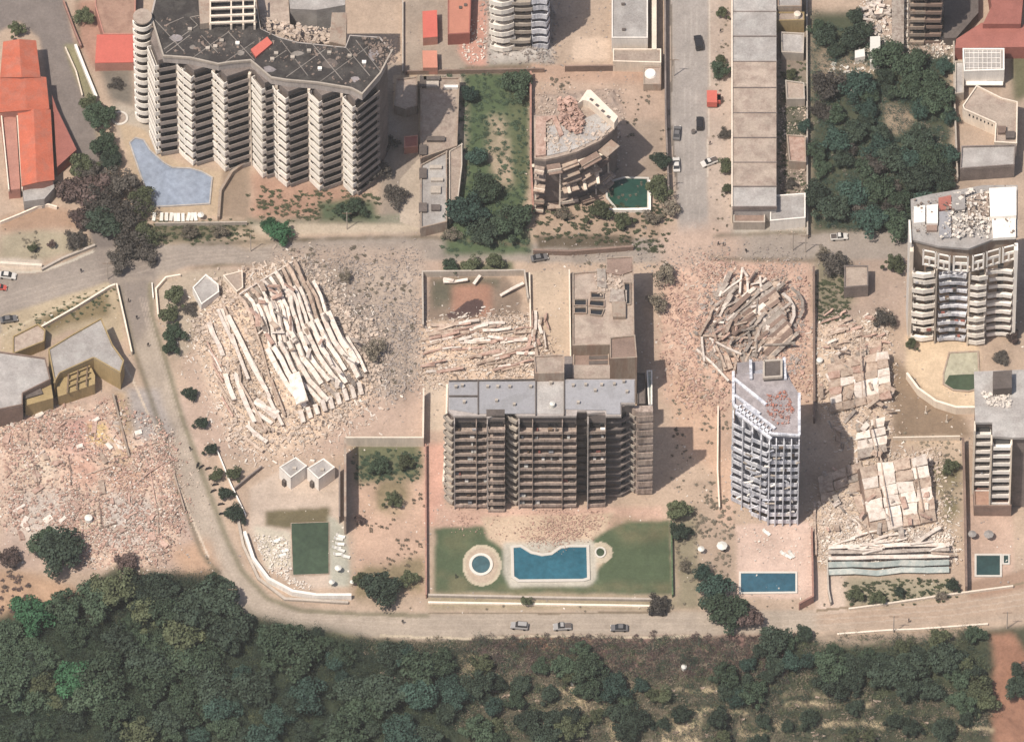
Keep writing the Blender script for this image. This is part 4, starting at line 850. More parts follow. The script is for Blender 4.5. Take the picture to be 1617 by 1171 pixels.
t = bthing('apartment_block', 'brown balcony front of a tall block at the top edge, near the red stepped roofs', 'building', [(1436,-60),(1488,-60),(1488,-20),(1436,-20)], 23)
mb = MB(); mb.prism(PLY([(1436,-60),(1489,-60),(1489,-22),(1436,-22)], 23), -1, 23); mb.build('wall', 'wall_shade', t)
for q in (0, 1): tiers(t, [(1437+26*q,-20),(1462+26*q,-20)], 23, 7, 3.2, 1.5, par=.9, slab=['beige','slab_brown'][q], z0=.4, jit=.25)
t = bthing('apartment_block', 'wavy grey-white balcony front of a damaged block at the top edge above the green garden', 'building', [(778,-80),(868,-80),(868,-30),(778,-30)], 27)
mb = MB(); mb.prism(PLY([(779,-80),(869,-80),(869,-30),(779,-30)], 27), -1, 27); mb.build('wall', 'wall_shade', t)
for q in range(3): tiers(t, wavy(779+30*q,808+30*q,-28,4-3*q,5), 27, 8, 3.3, 1.9, par=[1.5,1.0,1.7][q], slab=['bay_white','concrete','pale_blue'][q], z0=.5, jit=.35)
t = simple('shed', 'bright white rectangular shed beside the wooded lot', 'shed', [(1374,58),(1390,57),(1390,97),(1374,98)], 3.5, 'white_paint', 'tank_white', par=0)
simple('shed', 'small white square shed left of the bright rectangular one', 'shed', [(1350,80),(1365,77),(1366,89),(1350,92)], 2.5, 'white_paint', 'tank_white', par=0)
# compound with two white boxes
for (a, b, lab) in ((441,738,'white box-shaped bathhouse, left one of the pair above the green court'), (485,740,'white box-shaped bathhouse, right one of the pair above the green court')):
    t = bthing('bathhouse', lab, 'outbuilding', [(a,b),(a+17,b+18),(a+44,b+4),(a+28,b-14)], 4); block(t, [(a,b),(a+18,b+17),(a+44,b-2),(a+26,b-16)], 5, 'white_paint', 'roof_gray', par=0.3)
    d0 = XY(a+9, b+9, 5); mb = MB(); mb.box((d0[0]-.15, d0[1]-.15, 1.1), (.5,.5,1.1), Matrix.Rotation(-.75, 3, 'Z')); mb.build('door', 'dark_wall', t); small_box(t, a+24, b+2, 5, .8, .6, .5, 'concrete')
# walls
def wall(path, h, m, label, wd=0.3, z0=-1.5, top=None, name='boundary_wall', lvl=None):
    pp = [XY(a, b, h if lvl is None else lvl) for a, b in path]; c = centroid(pp); t = thing(name, label, 'wall', (c[0], c[1], 0))
    mb = MB(); mb.strip(pp, wd, z0, h-0.1); mb.build('wall_face', m, t); mb = MB(); mb.strip(pp, wd+0.08, h-0.1, h); mb.build('capping', top or m, t); return t
wall([(119,70),(134,108),(152,152)], 1.6, 'white_paint', 'white boundary wall slanting beside the left street', 0.6)
wall([(103,74),(120,112),(130,150)], 1.0, 'cream', 'thin cream wall slanting left of the grass strip', 0.25)
wall([(100,0),(118,48),(128,72)], 1.4, 'brick_dust', 'brown wall along the left street at the top')
wall([(0,414),(66,418)], 1.4, 'cream', 'cream low wall above the west road', 0.7)
wall([(66,424),(100,406),(150,386)], 1.0, 'concrete', 'curving concrete kerb wall up to the big tree', 0.5)
wall([(0,350),(30,338),(60,325),(76,322),(90,326)], 1.2, 'cream', 'curved cream wall under the school hall')
wall([(245,352),(390,350)], 1.4, 'concrete', 'straight wall below the row of white loungers')
wall([(345,342),(348,300),(366,270),(392,252)], 1.6, 'beige', 'bent tan wall between pool terrace and earth slope', 0.6)
wall([(665,118),(664,360)], 2.2, 'wall_shade', 'long dark wall west of the walled yard building', 0.25)
wall([(640,112),(860,108)], 1.6, 'slab_brown', 'brown wall closing the paved yard on the south')
wall([(636,0),(636,112)], 1.4, 'concrete', 'thin grey wall on the west side of the paved yard', 0.25)
wall([(838,112),(838,250),(842,330)], 2.4, 'brick_dust', 'long brick wall between green garden and ruined house', 0.4)
wall([(892,104),(1044,102)], 2.4, 'slab_brown', 'brown wall below the cream annex')
wall([(1050,-20),(1051,180),(1056,300)], 2.6, 'wall_shade', 'tall grey wall on the west side of the straight street', 0.35)
wall([(842,394),(900,396),(1000,388)], 1.8, 'slab_brown', 'dark retaining wall north of the middle road', 0.5)
wall([(960,330),(1026,330),(1026,284)], 1.2, 'white_paint', 'white L-shaped wall edging the dark green pool', 0.5)
wall([(1274,0),(1275,370)], 2.0, 'concrete', 'long grey wall between narrow yards and wooded lot', 0.3)
wall([(1506,60),(1507,150),(1512,280)], 2.2, 'concrete', 'pale wall on the east side of the wooded lot', 0.35)
wall([(668,512),(667,428),(828,426),(834,470)], 2.4, 'concrete', 'concrete wall around the ruined lot with the earth pit', 0.35)
wall([(836,430),(838,520)], 1.6, 'cream', 'cream wall east of the ruined lot', 0.3)
wall([(899,425),(901,570)], 2.4, 'cream', 'cream wall on the west side of the tan ruined block', 0.3)
wall([(1285,420),(1286,660)], 2.8, 'slab_brown', 'long brown wall between the fan collapse and the tile-roof collapse', 0.5)
wall([(545,690),(668,690),(669,612)], 4.0, 'cream', 'cream-capped L-shaped retaining wall above the walled garden', 0.35)
wall([(545,690),(545,815)], 8.0, 'beige', 'tall tan retaining wall casting a dark shadow into the walled garden', 0.5)
wall([(536,735),(536,815)], 3.0, 'wall_shade', 'dark parallel wall west of the tall tan retaining wall', 0.3)
wall([(706,606),(704,700),(700,760)], 2.5, 'cream', 'cream wall on the west side of the middle tower', 0.4)
wall([(672,700),(673,938)], 1.8, 'brick_dust', 'thin brick wall between the walled garden and the lawn', 0.3)
wall([(1060,822),(1062,938)], 1.4, 'hedge', 'dark green fence east of the lawn', 0.3)
wall([(676,938),(860,942),(1050,945)], 1.0, 'concrete', 'low concrete wall south of the lawn', 0.5)
wall([(676,950),(1050,956)], 0.6, 'cream', 'pale kerb wall above the coast road', 0.5)
wall([(386,838),(400,880),(424,912),(462,932),(500,938),(555,938)], 2.0, 'white_paint', 'curved white wall round the corner of the green court compound', 0.7)
wall([(372,800),(384,860),(408,912),(450,944),(550,950)], 0.8, 'concrete', 'outer curved concrete kerb round the green court compound', 0.6)
wall([(339,700),(364,762),(388,812)], 1.2, 'white_paint', 'thin white rail wall beside the clipped shrubs', 0.2)
wall([(370,770),(392,752),(414,735)], 1.6, 'wall_shade', 'short dark wall north of the green court compound', 0.25)
wall([(274,745),(292,806)], 1.4, 'beige', 'tan wall edging the west rubble field by the street', 0.3)
wall([(178,620),(196,690),(204,720)], 2.0, 'beige', 'broken tan wall standing in the west rubble field', 0.4)
wall([(1134,640),(1133,740),(1136,800)], 1.5, 'cream', 'thin cream wall west of the slim blue-grey tower', 0.3)
wall([(1282,832),(1284,940),(1262,952)], 3.0, 'brick_dust', 'brown wall east of the rectangular pool terrace', 0.35)
wall([(1306,880),(1308,930),(1312,950)], 1.6, 'concrete', 'double grey ramp wall below the long fallen slabs', 0.3)
wall([(1521,690),(1524,800),(1526,925)], 3.0, 'slab_brown', 'tall brown wall west of the small green pool', 0.5)
wall([(1410,690),(1516,688)], 2.0, 'cream', 'cream wall above the half-buried pool', 0.3)
wall([(1340,960),(1400,952),(1480,940),(1600,924)], 0.8, 'cream', 'low cream wall above the coast road at the right', 0.4)
wall([(1322,1000),(1400,994),(1450,992),(1560,984)], 0.7, 'cream', 'low pale wall along the south rim of the coast road', 0.4)
wall([(184,447),(196,500),(208,555)], 1.6, 'cream', 'cream wall between the small yard and the street bend', 0.3)
wall([(65,515),(120,484),(172,452),(182,448)], 1.4, 'cream', 'cream wall south of the west road', 0.4)
wall([(240,446),(242,470)], 0.8, 'white_paint', 'short white kerb piece at the street bend', 0.2)
wall([(250,500),(246,455),(262,437),(285,433)], 1.2, 'cream', 'curved cream wall round the corner garden', 0.35)
wall([(1432,588),(1450,612),(1478,632),(1510,642),(1545,642)], 3.0, 'cream', 'curved terrace wall below the pale pool', 0.5)
for i, (x, y) in enumerate(((1462,634),(1495,648))): 
    t = gthing('support_post', ['slender post under the curved pool terrace, nearer the left','slender post under the curved pool terrace, nearer the right'][i], 'post', x, y+18); p = P(x, y+18); mb = MB(); mb.cyl((p.x,p.y), 0.15, -0.5, 3, 8); mb.build('shaft', 'cream', t); mb=MB(); mb.box((p.x,p.y,0.1),(0.35,0.35,0.25)); mb.build('foot','concrete',t)

random.seed(3)
def clutter(t, path, ztop, nfl, fh, out, n, z0=.3):
    base = PLY(path, ztop); L_ = offset(base, out*.55)
    for q in range(n):
        k = random.randrange(nfl); i = random.randrange(len(L_)-1); u = random.random(); x = L_[i][0]+(L_[i+1][0]-L_[i][0])*u; y = L_[i][1]+(L_[i+1][1]-L_[i][1])*u
        mb = MB(); mb.box((x, y, z0+k*fh+.75), (random.uniform(.2,.6), random.uniform(.2,.4), random.uniform(.3,.6))); mb.build('balcony_item', random.choice(['white_paint','roof_rust','wood','blue_gray','tank_white','dark_wall']), t)
clutter(T3, [(718,654),(768,654)], H2, 11, F2, 1.9, 18, 1.0); clutter(T3, [(820,654),(910,654)], H2, 11, F2, 1.9, 30, 1.0); clutter(T3, [(929,653),(956,652)], H2, 11, F2, 1.7, 8, .4)
clutter(T5, [(1445,390),(1477,390)], H5, 9, 3.45, 1.4, 10, 1.0); clutter(T5, [(1484,389),(1530,389)], H5, 9, 3.45, 1.6, 22, 1.0); clutter(T6, [(1541,666),(1565,666)], H6, 8, 3.5, 1.7, 6, 3.0)
clutter(T4, [(1217,690),(1261,690)], H4, 11, 3.25, 1.3, 12, .5)
# ------------------------------------------------------------------ pools
def pool(label, pts, m, cop=0.5, cm='coping', depth=0.25, group=None, zl=0.12):
    w0 = PLY(pts, zl); a = sum(w0[i][0]*w0[(i+1) % len(w0)][1]-w0[(i+1) % len(w0)][0]*w0[i][1] for i in range(len(w0)))
    if a < 0: w0 = w0[::-1]
    c = centroid(w0); t = thing('swimming_pool', label, 'pool', (c[0], c[1], 0), group)
    mb = MB(); mb.prism(w0, -0.6, zl+0.02); mb.build('water', m, t)
    n = len(w0); ext = [w0[-1]]+w0+[w0[0]]; o_ = offset(ext, cop)[1:-1]
    mb = MB(); vs = []
    for i in range(n): vs += [(w0[i][0],w0[i][1],-.3),(o_[i][0],o_[i][1],-.3),(o_[i][0],o_[i][1],zl+depth),(w0[i][0],w0[i][1],zl+depth)]
    fs = []
    for i in range(n):
        j = (i+1) % n
        for q in range(4): fs.append((4*i+q, 4*i+(q+1) % 4, 4*j+(q+1) % 4, 4*j+q))
    mb.add(vs, fs); mb.build('coping', cm, t); return t
def ring(cx, cy, rx, ry=None, n=24): ry = ry or rx; return [(cx+rx*math.cos(2*math.pi*i/n), cy+ry*math.sin(2*math.pi*i/n)) for i in range(n)]
pool('pale blue L-shaped pool at the foot of the saw-tooth tower', [(206,226),(214,219),(226,222),(236,238),(258,258),(272,266),(300,267),(318,272),(334,281),(330,321),(300,323),(244,326),(228,290),(214,250)], 'pool_bright', 0.35, 'roof_gray')
pool('large blue pool with a wavy upper edge in the lawn', [(811,865),(822,864),(838,874),(856,878),(872,876),(886,866),(900,864),(926,864),(927,912),(920,914),(820,915),(812,910)], 'pool_blue', 0.75)
t = pool('round pool in a circular paved terrace on the lawn', ring(759.5, 891, 14.5, 14), 'pool_round', 0.7)
pool('tiny round pool right of the large wavy pool', ring(948, 872, 6.5, 6.5), 'pool_murky', 0.4)
pool('rectangular blue pool south of the slim blue-grey tower', [(1170,905),(1256,905),(1256,934),(1170,935)], 'pool_navy', 0.5)
pool('dark green pool partly under the ruined curved house', [(958,290),(985,282),(1022,283),(1022,328),(975,330),(960,312)], 'pool_green', 0.5)
pool('small square dark pool at the lower right', [(1542,877),(1579,877),(1579,908),(1542,908)], 'pool_teal_dark', 0.5)
pool('tiny square tub beside the small square dark pool', [(1585,877),(1592,877),(1592,889),(1585,889)], 'pool_teal_dark', 0.4)
pool('half-drained pale and green pool on the curved terrace', [(1500,558),(1543,556),(1546,612),(1530,617),(1506,615),(1491,606),(1491,590)], 'pool_pale', 0.4, 'beige')
o = bpy.data.objects.new('x', None) if False else None
mb = MB(); mb.prism(PLY([(1499,592),(1545,590),(1545.5,611),(1530,616),(1506,614),(1492,605)], 0.2), 0.1, 0.2); mb.build('lower_green_water', 'pool_murky', bpy.data.objects['swimming_pool.008'])  # green water over the lower part of the two-tone pool
pool('narrow dark green pool beside the tilted tile-like collapse', [(1462,718),(1481,718),(1481,752),(1468,752)], 'pool_green', 0.3)
pool('flat murky green pool in the white walled compound', [(460,826),(519,824),(519,905),(463,907)], 'pool_murky', 0.15, 'beige', depth=.05)
# round well
t = gthing('round_terrace', 'round concentric paved terrace beside the pale blue pool', 'terrace', 189, 187); 
for k, (r, h) in enumerate(((2.2,0.25),(1.6,0.4),(1.0,0.3))):
    p = P(189, 187); mb = MB(); mb.cyl((p.x,p.y), r, -0.2, h, 28); mb.build('step', ['coping','roof_dust','roof_gray'][k], t)
# ------------------------------------------------------------------ collapsed buildings
def lerp(a, b, t): return (a[0]+(b[0]-a[0])*t, a[1]+(b[1]-a[1])*t)
C1 = gthing('collapsed_building', 'pancaked white apartment block fallen into long slanting slabs in the centre left', 'collapsed building', 460, 570)
random.seed(21)
def fan(t, A, B, n, vec, L, wd, m, z=(1, 1), th=0.35, roll=0.25, cuts=1, jl=0.12, spreadv=0.0, ang_j=1.8):
    for i in range(n):
        u = (i+0.5)/n; a = lerp(A, B, u); a = (a[0]+random.gauss(0, 1.2), a[1]+random.gauss(0, 2.2))
        k = L*random.uniform(1-jl, 1+jl); v = (vec[0]+spreadv*(u-0.5)*2, vec[1]); l = math.hypot(*v)
        b = (a[0]+v[0]/l*k+random.gauss(0, ang_j), a[1]+v[1]/l*k+random.gauss(0, ang_j*0.5))
        slab_at(t, a, b, z[0]*random.uniform(.6, 1.2), z[1]*random.uniform(.6, 1.2), wd*random.uniform(.7, 1.25), th, random.choice(m), random.gauss(roll, .15), cuts=cuts)
W_ = ['slab_white','slab_white','slab_white','slab_tan']; Tn = ['slab_tan','slab_pink','slab_white']
def ribs(t, top, bot, n, z, wd, mats, low='slab_gray', bend=4.0, ph=0.0, cuts=4, dn=0.0):
    for i in range(n*2-1):
        u = i/(2*n-2.0); rib = i % 2 == 0; a = lerp(top[0], top[1], u); b = lerp(bot[0], bot[1], u)
        k0 = random.uniform(-.06, .05); k1 = random.uniform(.93, 1.08); zz = z*(1-.12*abs(u-.5))*(1 if rib else .72)
        nx, ny = (b[1]-a[1]), -(b[0]-a[0]); l = math.hypot(nx, ny); nx /= l; ny /= l; pts = []
        for q in range(cuts+2):
            s_ = k0+(k1-k0)*q/(cuts+1); bd = bend*math.sin(s_*5.2+ph+u*1.2)+random.gauss(0, 1.0); px = a[0]+(b[0]-a[0])*s_+nx*bd; py = a[1]+(b[1]-a[1])*s_+ny*bd
            p = P(px, py); p.z = max(0, ground_z(p.x, p.y))*.4+zz*(.8+.3*math.sin(s_*3+ph))+random.gauss(0, .1); pts.append(p)
        mb = MB(); w0 = wd*(random.uniform(.85, 1.15) if rib else .9)
        for q in range(cuts+1):
            d = (pts[q+1]-pts[q]).normalized()*.15
            if q == cuts and random.random() < .35: continue
            mb.bar(pts[q]-d*.5, pts[q+1]+d, w0*random.uniform(.9, 1.06), random.uniform(.55, .9) if rib else .3, (.5 if rib else -.2)+random.gauss(0, .16))
        if mb.v: mb.build('floor_slab' if rib else 'slab_underside', random.choice(mats) if rib else low, t)
for pts in ([(372,490),(468,424),(500,480),(520,530),(560,560),(572,610),(482,664),(430,600),(400,540)],):
    mb = MB(); mb.prism(PLY(pts, 1.2), -.5, 1.2); mb.build('floor_plate', 'slab_tan', C1)
RW = ['slab_white','slab_white','slab_white','slab_tan']
ribs(C1, [(380,482),(464,424)], [(410,542),(490,480)], 10, 3.6, .95, RW, bend=1.5, cuts=3)
ribs(C1, [(404,500),(492,466)], [(446,606),(545,556)], 13, 4.6, .9, RW, bend=5, ph=.6, cuts=6)
ribs(C1, [(424,584),(520,520)], [(484,660),(572,602)], 11, 6.2, 1.2, ['slab_white','slab_white'], bend=3, ph=2, cuts=4)
ribs(C1, [(496,520),(548,545)], [(540,568),(578,596)], 4, 3.2, .9, RW, bend=1, cuts=2)
for i in range(46):
    a = (random.uniform(395,560), 0); a = (a[0], 470+(a[0]-395)*.62+random.uniform(-30,70)); an = R(random.gauss(60, 22)); L_ = random.uniform(8,22)
    if pip(np.array([a[0]]), np.array([a[1]]), [(380,480),(466,424),(560,560),(575,605),(484,664),(400,540)])[0]: slab_at(C1, a, (a[0]+L_*math.cos(an), a[1]+L_*math.sin(an)), random.uniform(3,5.5), random.uniform(3,5.5), random.uniform(.4,1.3), .35, random.choice(['slab_white','slab_tan','slab_gray','slab_pink']), random.gauss(0,.5), name='broken_piece')
for a, b in (((378,478),(466,422)),((408,542),(490,482))): slab_at(C1, a, b, 1.6, 1.6, 0.4, 0.4, 'slab_white', name='beam', cuts=2)
for i in range(9):  # broken stub ends along the lower edge
    u = i/8; a = lerp((474,664),(566,618),u); slab_at(C1, a, (a[0]+5,a[1]+11), 2.2, 0.6, 1.1, 0.9, 'slab_white', name='slab_stub')
slab_at(C1, (464,616), (478,660), 3.8, 4.2, 3.2, 0.6, 'slab_white', 0.3, name='wall_panel')
for i, (a, b, c, d) in enumerate(((352,492,398,592),(344,500,372,560),(360,512,420,628),(398,520,440,650),(388,560,426,640),(372,602,402,676),(380,618,420,690),(350,496,362,540),(330,520,352,570),(412,600,430,662),(424,640,446,682),(404,640,436,672),(396,664,426,690),(390,680,416,704),(412,652,440,664),(428,610,450,668),(366,540,392,610),(356,600,370,640),(376,586,384,640),(440,500,458,600))):
    slab_at(C1, (a,b), (c,d), random.uniform(.8,1.8), random.uniform(.6,1.6), 0.5+0.35*(i % 3), 0.4, 'slab_white' if i % 3 else 'slab_tan', cuts=2, name='beam')
fan(C1, (402,640), (388,700), 6, (50,36), 34, 0.9, W_, (1.2,1.0))
fan(C1, (326,540), (352,640), 8, (36,60), 40, 0.4, Tn, (.8,.6))
# block with horizontal streaks north of the middle tower
C2 = gthing('collapsed_building', 'flattened tan block of thin slanting floor slabs north of the middle tower', 'collapsed building', 760, 560)
random.seed(5)
for i in range(62):
    a = (random.uniform(664,830), random.uniform(518,596)); L_ = random.uniform(14,55)
    slab_at(C2, a, (a[0]+L_, a[1]-L_*random.uniform(.0,.3)), random.uniform(.3,1.4), random.uniform(.3,1.6), random.uniform(.3,1.0), .3, random.choice(['slab_tan','slab_pink','slab_white','slab_tan','slab_pink']), random.gauss(0,.3), cuts=random.choice((0,1)))
for (a, b, c, d) in ((742,528,770,522),(762,530,806,526),(770,538,800,544),(700,448,738,446),(700,444,716,448),(748,452,758,440),(790,470,826,452),(720,520,756,512)): slab_at(C2, (a,b), (c,d), 1, 1.4, 0.8, .3, 'slab_white', cuts=1, name='beam')
for i in range(14):
    a = (random.uniform(838,868), random.uniform(492,545)); slab_at(C2, a, (a[0]+random.gauss(0,5), a[1]+random.uniform(12,40)), .6, 1.4, random.uniform(.3,.9), .3, random.choice(Tn), cuts=1)
# fan collapse
C3 = gthing('collapsed_building', 'brown-grey collapsed block fanned out in twisted beams on reddish dust', 'collapsed building', 1190, 500)
random.seed(9); region_c = ['slab_gray','slab_tan','slab_gray','slab_brown','slab_white']
for i in range(52):
    u = random.random(); ang = R(random.gauss(38, 16)); a = (random.uniform(1128,1215), random.uniform(470,560)); L_ = random.uniform(20,52)
    slab_at(C3, a, (a[0]+L_*math.cos(ang), a[1]-L_*math.sin(ang)*0.85), random.uniform(.3,1.6), random.uniform(.8,3.2), random.uniform(.4,1.5), .35, random.choice(region_c), random.gauss(.2,.4), cuts=random.choice((0,1,2)))
for i in range(46):
    u = random.random(); ang = R(random.gauss(42, 26)); a = (random.uniform(1120,1235), random.uniform(455,575)); L_ = random.uniform(8,26)
    slab_at(C3, a, (a[0]+L_*math.cos(ang), a[1]-L_*math.sin(ang)), random.uniform(1,2.6), random.uniform(1,3), random.uniform(.25,.8), .3, random.choice(['slab_white','slab_tan','slab_gray','slab_pink']), random.gauss(.2,.5), name='broken_piece')
for q in range(7):
    for (cx_, cy_, r_) in ((1150+q*14, 548-q*9, 34),):
        pts = [P(cx_+r_*math.cos(R(t_)), cy_-r_*math.sin(R(t_))*.9) for t_ in (-35,-10,15,40,62)]; mb = MB()
        for e in range(4):
            A_, B_ = pts[e].copy(), pts[e+1].copy(); A_.z = 2.6+.2*e; B_.z = 2.8+.2*e; mb.bar(A_, B_+(B_-A_).normalized()*.15, .75, .4, .3)
        mb.build('curved_rib', ['slab_gray','slab_tan','slab_white'][q % 3], C3)
for i in range(22):
    y = 548-i*3.4; x = 1246-i*1.4+random.gauss(0,3); slab_at(C3, (x-34-i*.6, y+26), (x+6, y-6), .8, 2.6, 1.0, .4, random.choice(['slab_gray','slab_brown','slab_tan']), .3, cuts=1)
for (a, b, c, d) in ((1136,478,1146,446),(1146,446,1158,440),(1172,432,1180,448),(1180,448,1180,490),(1172,430,1168,474),(1200,445,1204,478),(1125,498,1112,528),(1105,540,1125,500),(1140,474,1170,452),(1110,540,1250,545),(1108,542,1112,580),(1170,560,1158,600),(1186,560,1176,596),(1130,556,1145,590),(1150,552,1165,580),(1100,560,1150,610),(1120,545,1170,570)):
    slab_at(C3, (a,b), (c,d), 1.2, 1.8, 0.55, .4, 'slab_tan' if a % 4 else 'slab_white', cuts=1, name='beam')
for i in range(16):
    a = (random.uniform(1108,1220), random.uniform(548,590)); slab_at(C3, a, (a[0]+random.uniform(-14,16), a[1]+random.uniform(10,26)), .5, 1.0, random.uniform(.5,2.2), .3, random.choice(['slab_pink','slab_tan','slab_gray']), random.gauss(0,.3))
# tile-like collapses
def plates(t, O, U, V, nu, nv, z, mats, gap=0.025, jz=0.35, miss=0.1):
    for i in range(nu):
        for j in range(nv):
            if random.random() < miss: continue
            a = (O[0]+U[0]*i/nu+V[0]*j/nv, O[1]+U[1]*i/nu+V[1]*j/nv); zz = z[0]+(z[1]-z[0])*j/nv+random.uniform(-jz,jz)
            pts = []
            for (du, dv) in ((gap,gap),(1-gap,gap),(1-gap,1-gap),(gap,1-gap)): pts.append((a[0]+U[0]*du/nu+V[0]*dv/nv+random.gauss(0,1.1), a[1]+U[1]*du/nu+V[1]*dv/nv+random.gauss(0,1.1)))
            c = P(*lerp(pts[0], pts[2], .5)); g = max(0.0, Hs(c.x, c.y)); tilt = random.uniform(-.45,.45); zs = [g+zz+tilt+1.1, g+zz-tilt+1.1, g+zz-tilt*.5+.35, g+zz+tilt*.5+.35]
            xy = [XY(p[0], p[1], z_) for p, z_ in zip(pts, zs)]
            mb = MB(); mb.add(*slab_between(xy, [q-.3 for q in zs], zs)); mb.build('floor_plate', random.choice(mats), t)
random.seed(31)
C4 = gthing('collapsed_building', 'tan block collapsed into tilted tile-like floor plates beside the long brown wall', 'collapsed building', 1360, 610)
plates(C4, (1306,575), (96,-22), (6,76), 5, 6, (4.0,2.6), ['slab_tan','slab_tan','slab_tan','slab_white','slab_pink'], jz=.15)
for i in range(44): a = (random.uniform(1295,1405), random.uniform(560,740)); an = random.choice((-.25,1.35))+random.gauss(0,.4); L_ = random.uniform(6,22); slab_at(C4, a, (a[0]+L_*math.cos(an), a[1]+L_*math.sin(an)), random.uniform(.6,3.2), random.uniform(.6,3.2), random.uniform(.4,1.5), .3, random.choice(['slab_white','slab_tan','slab_tan','slab_gray']), random.gauss(0,.4), name='broken_piece')
plates(C4, (1312,556), (80,-20), (0,20), 4, 2, (1.6,2.2), ['slab_tan','slab_gray','slab_pink'], miss=.3)
plates(C4, (1350,668), (48,-10), (4,56), 2, 4, (3.0,2.0), ['slab_tan','slab_gray','slab_white'], miss=.15)
for i in range(26):
    a = (random.uniform(1295,1385), random.uniform(500,556)); slab_at(C4, a, (a[0]+random.uniform(8,30), a[1]-random.uniform(-4,10)), .4, 1.1, random.uniform(.3,.9), .25, random.choice(Tn), cuts=1)
for (a, b, c, d) in ((1358,560,1362,650),(1372,690,1382,742)): slab_at(C4, (a,b), (c,d), 4.6, 3.9, .25, .3, 'slab_tan', cuts=2, name='beam')
C5 = gthing('collapsed_building', 'bright collapsed block of large sunlit floor plates leaning beside the narrow green pool', 'collapsed building', 1420, 790)
def underlay(t, pts, zs, m='slab_tan'):
    xy = [XY(a, b, z) for (a, b), z in zip(pts, zs)]; mb = MB(); mb.add(*slab_between(xy, [z-.8 for z in zs], zs)); mb.build('floor_mass', m, t)
underlay(C5, [(1358,738),(1462,716),(1480,822),(1376,842)], [5.2,5.2,1.8,1.8]); underlay(C5, [(1358,738),(1376,842),(1368,850),(1350,746)], [5.2,1.8,0,0], 'slab_brown')
underlay(C4, [(1306,575),(1402,553),(1408,628),(1312,650)], [4.2,4.2,2.8,2.8])
plates(C5, (1358,738), (104,-22), (18,104), 4, 6, (5.0,1.6), ['slab_white','slab_white','slab_white','slab_tan'], jz=.13, miss=.05, gap=.02)
for i in range(40): a = (random.uniform(1300,1470), random.uniform(740,850)); an = random.choice((-.2,1.35))+random.gauss(0,.35); L_ = random.uniform(6,20); slab_at(C5, a, (a[0]+L_*math.cos(an), a[1]+L_*math.sin(an)), random.uniform(.8,3.5), random.uniform(.8,3.5), random.uniform(.4,1.4), .3, random.choice(['slab_white','slab_tan','slab_gray','slab_pink']), random.gauss(0,.4), name='broken_piece')
plates(C5, (1322,790), (46,-16), (22,60), 2, 2, (1.6,1.0), ['slab_white','slab_tan'], jz=.3, miss=.1)
plates(C5, (1290,752), (70,-24), (6,44), 3, 3, (1.5,1.2), ['slab_gray','slab_tan'], jz=.3, miss=.1)
for (a, b, c, d) in ((1388,735,1406,842),(1440,726,1458,820),(1352,830,1376,860)): slab_at(C5, (a,b), (c,d), 5.2 if b < 745 else 1.4, 2.4 if b < 745 else 1.6, .25, .3, 'slab_tan', cuts=2, name='beam')
slab_at(C5, (1446,868), (1484,842), 1.2, 1.6, 1.0, .4, 'slab_white', cuts=3, name='curved_beam')
slab_at(C5, (1286,800), (1288,880), 1, .6, .6, 1.0, 'slab_tan', cuts=3, name='beam')
for i in range(9): a = (1290+random.random()*150, 850+random.random()*25); slab_at(C5, a, (a[0]+random.uniform(20,50), a[1]-random.uniform(2,12)), .6, 1, .5, .3, random.choice(W_), cuts=1)
C6 = gthing('fallen_slab_stack', 'long teal-white fallen floor slabs lying in parallel bands above the ramp', 'collapsed building', 1400, 898)
for k, (y, m_, z) in enumerate(((880,'slab_gray',2.6),(888,'slab_white',2.2),(896,'slab_teal',1.6),(905,'slab_teal',1.0),(873,'slab_white',2.4))):
    slab_at(C6, (1308,y+2), (1498,y-2), z, z, 1.5 if k in (2,3) else 1.0, .45, m_, .25, cuts=4)
for i in range(10): a = (1320+random.random()*150, 866+random.random()*20); slab_at(C6, a, (a[0]+random.uniform(15,40), a[1]-random.uniform(-3,6)), 2.6, 2.8, .5, .3, random.choice(W_), cuts=1)
# curved half-ruined house
C8 = bthing('ruined_house', 'curved half-collapsed house with red debris heap and cream parapet above the dark green pool', 'collapsed building', [(845,180),(975,190),(960,250),(850,270)], 21)
rr = [(843,182),(876,182),(884,160),(905,158),(925,150),(975,190),(968,205),(948,222),(910,240),(880,248),(862,252),(844,250)]
mb = MB(); mb.prism(PLY(rr, 21), -1, 20.2); mb.build('wall', 'wall_shade', C8); mb = MB(); mb.prism(PLY(rr, 21), 20.2, 21); mb.build('roof', 'roof_dust', C8)
mb = MB(); mb.prism(PLY([(864,200),(880,196),(906,200),(925,186),(945,178),(966,200),(945,218),(905,236),(864,246)], 21.3), 20.9, 21.3); mb.build('upper_roof', 'roof_gray', C8)
mb = MB(); mb.prism(PLY([(846,184),(878,182),(890,212),(884,216),(872,186),(862,192),(862,244),(846,246)], 21.8), 20.9, 21.8); mb.build('pink_parapet', 'slab_pink', C8)
mb = MB(); mb.prism(PLY([(912,164),(927,142),(933,142),(976,184),(970,194),(930,160),(921,158)], 24), 20.9, 24); mb.build('cream_parapet', 'cream', C8)
for k in range(4): small_box(C8, 934+9*k, 158+9*k, 24, .8, .5, .2, 'dark_wall', 'opening', -.7)
scatter_chunks('roof_debris', [(882,158),(908,160),(922,190),(918,212),(900,212),(884,195)], 500, 'rubble_pink', .3, 1.6, parent=C8, zroof=21.3, lift=1.6)
scatter_chunks('roof_debris', [(850,190),(965,190),(960,215),(900,240),(850,244)], 260, 'rubble_pale', .3, 1.2, parent=C8, zroof=21.2)
arc = [(845,250),(862,252),(884,247),(912,238),(942,224),(962,207)]
random.seed(12)
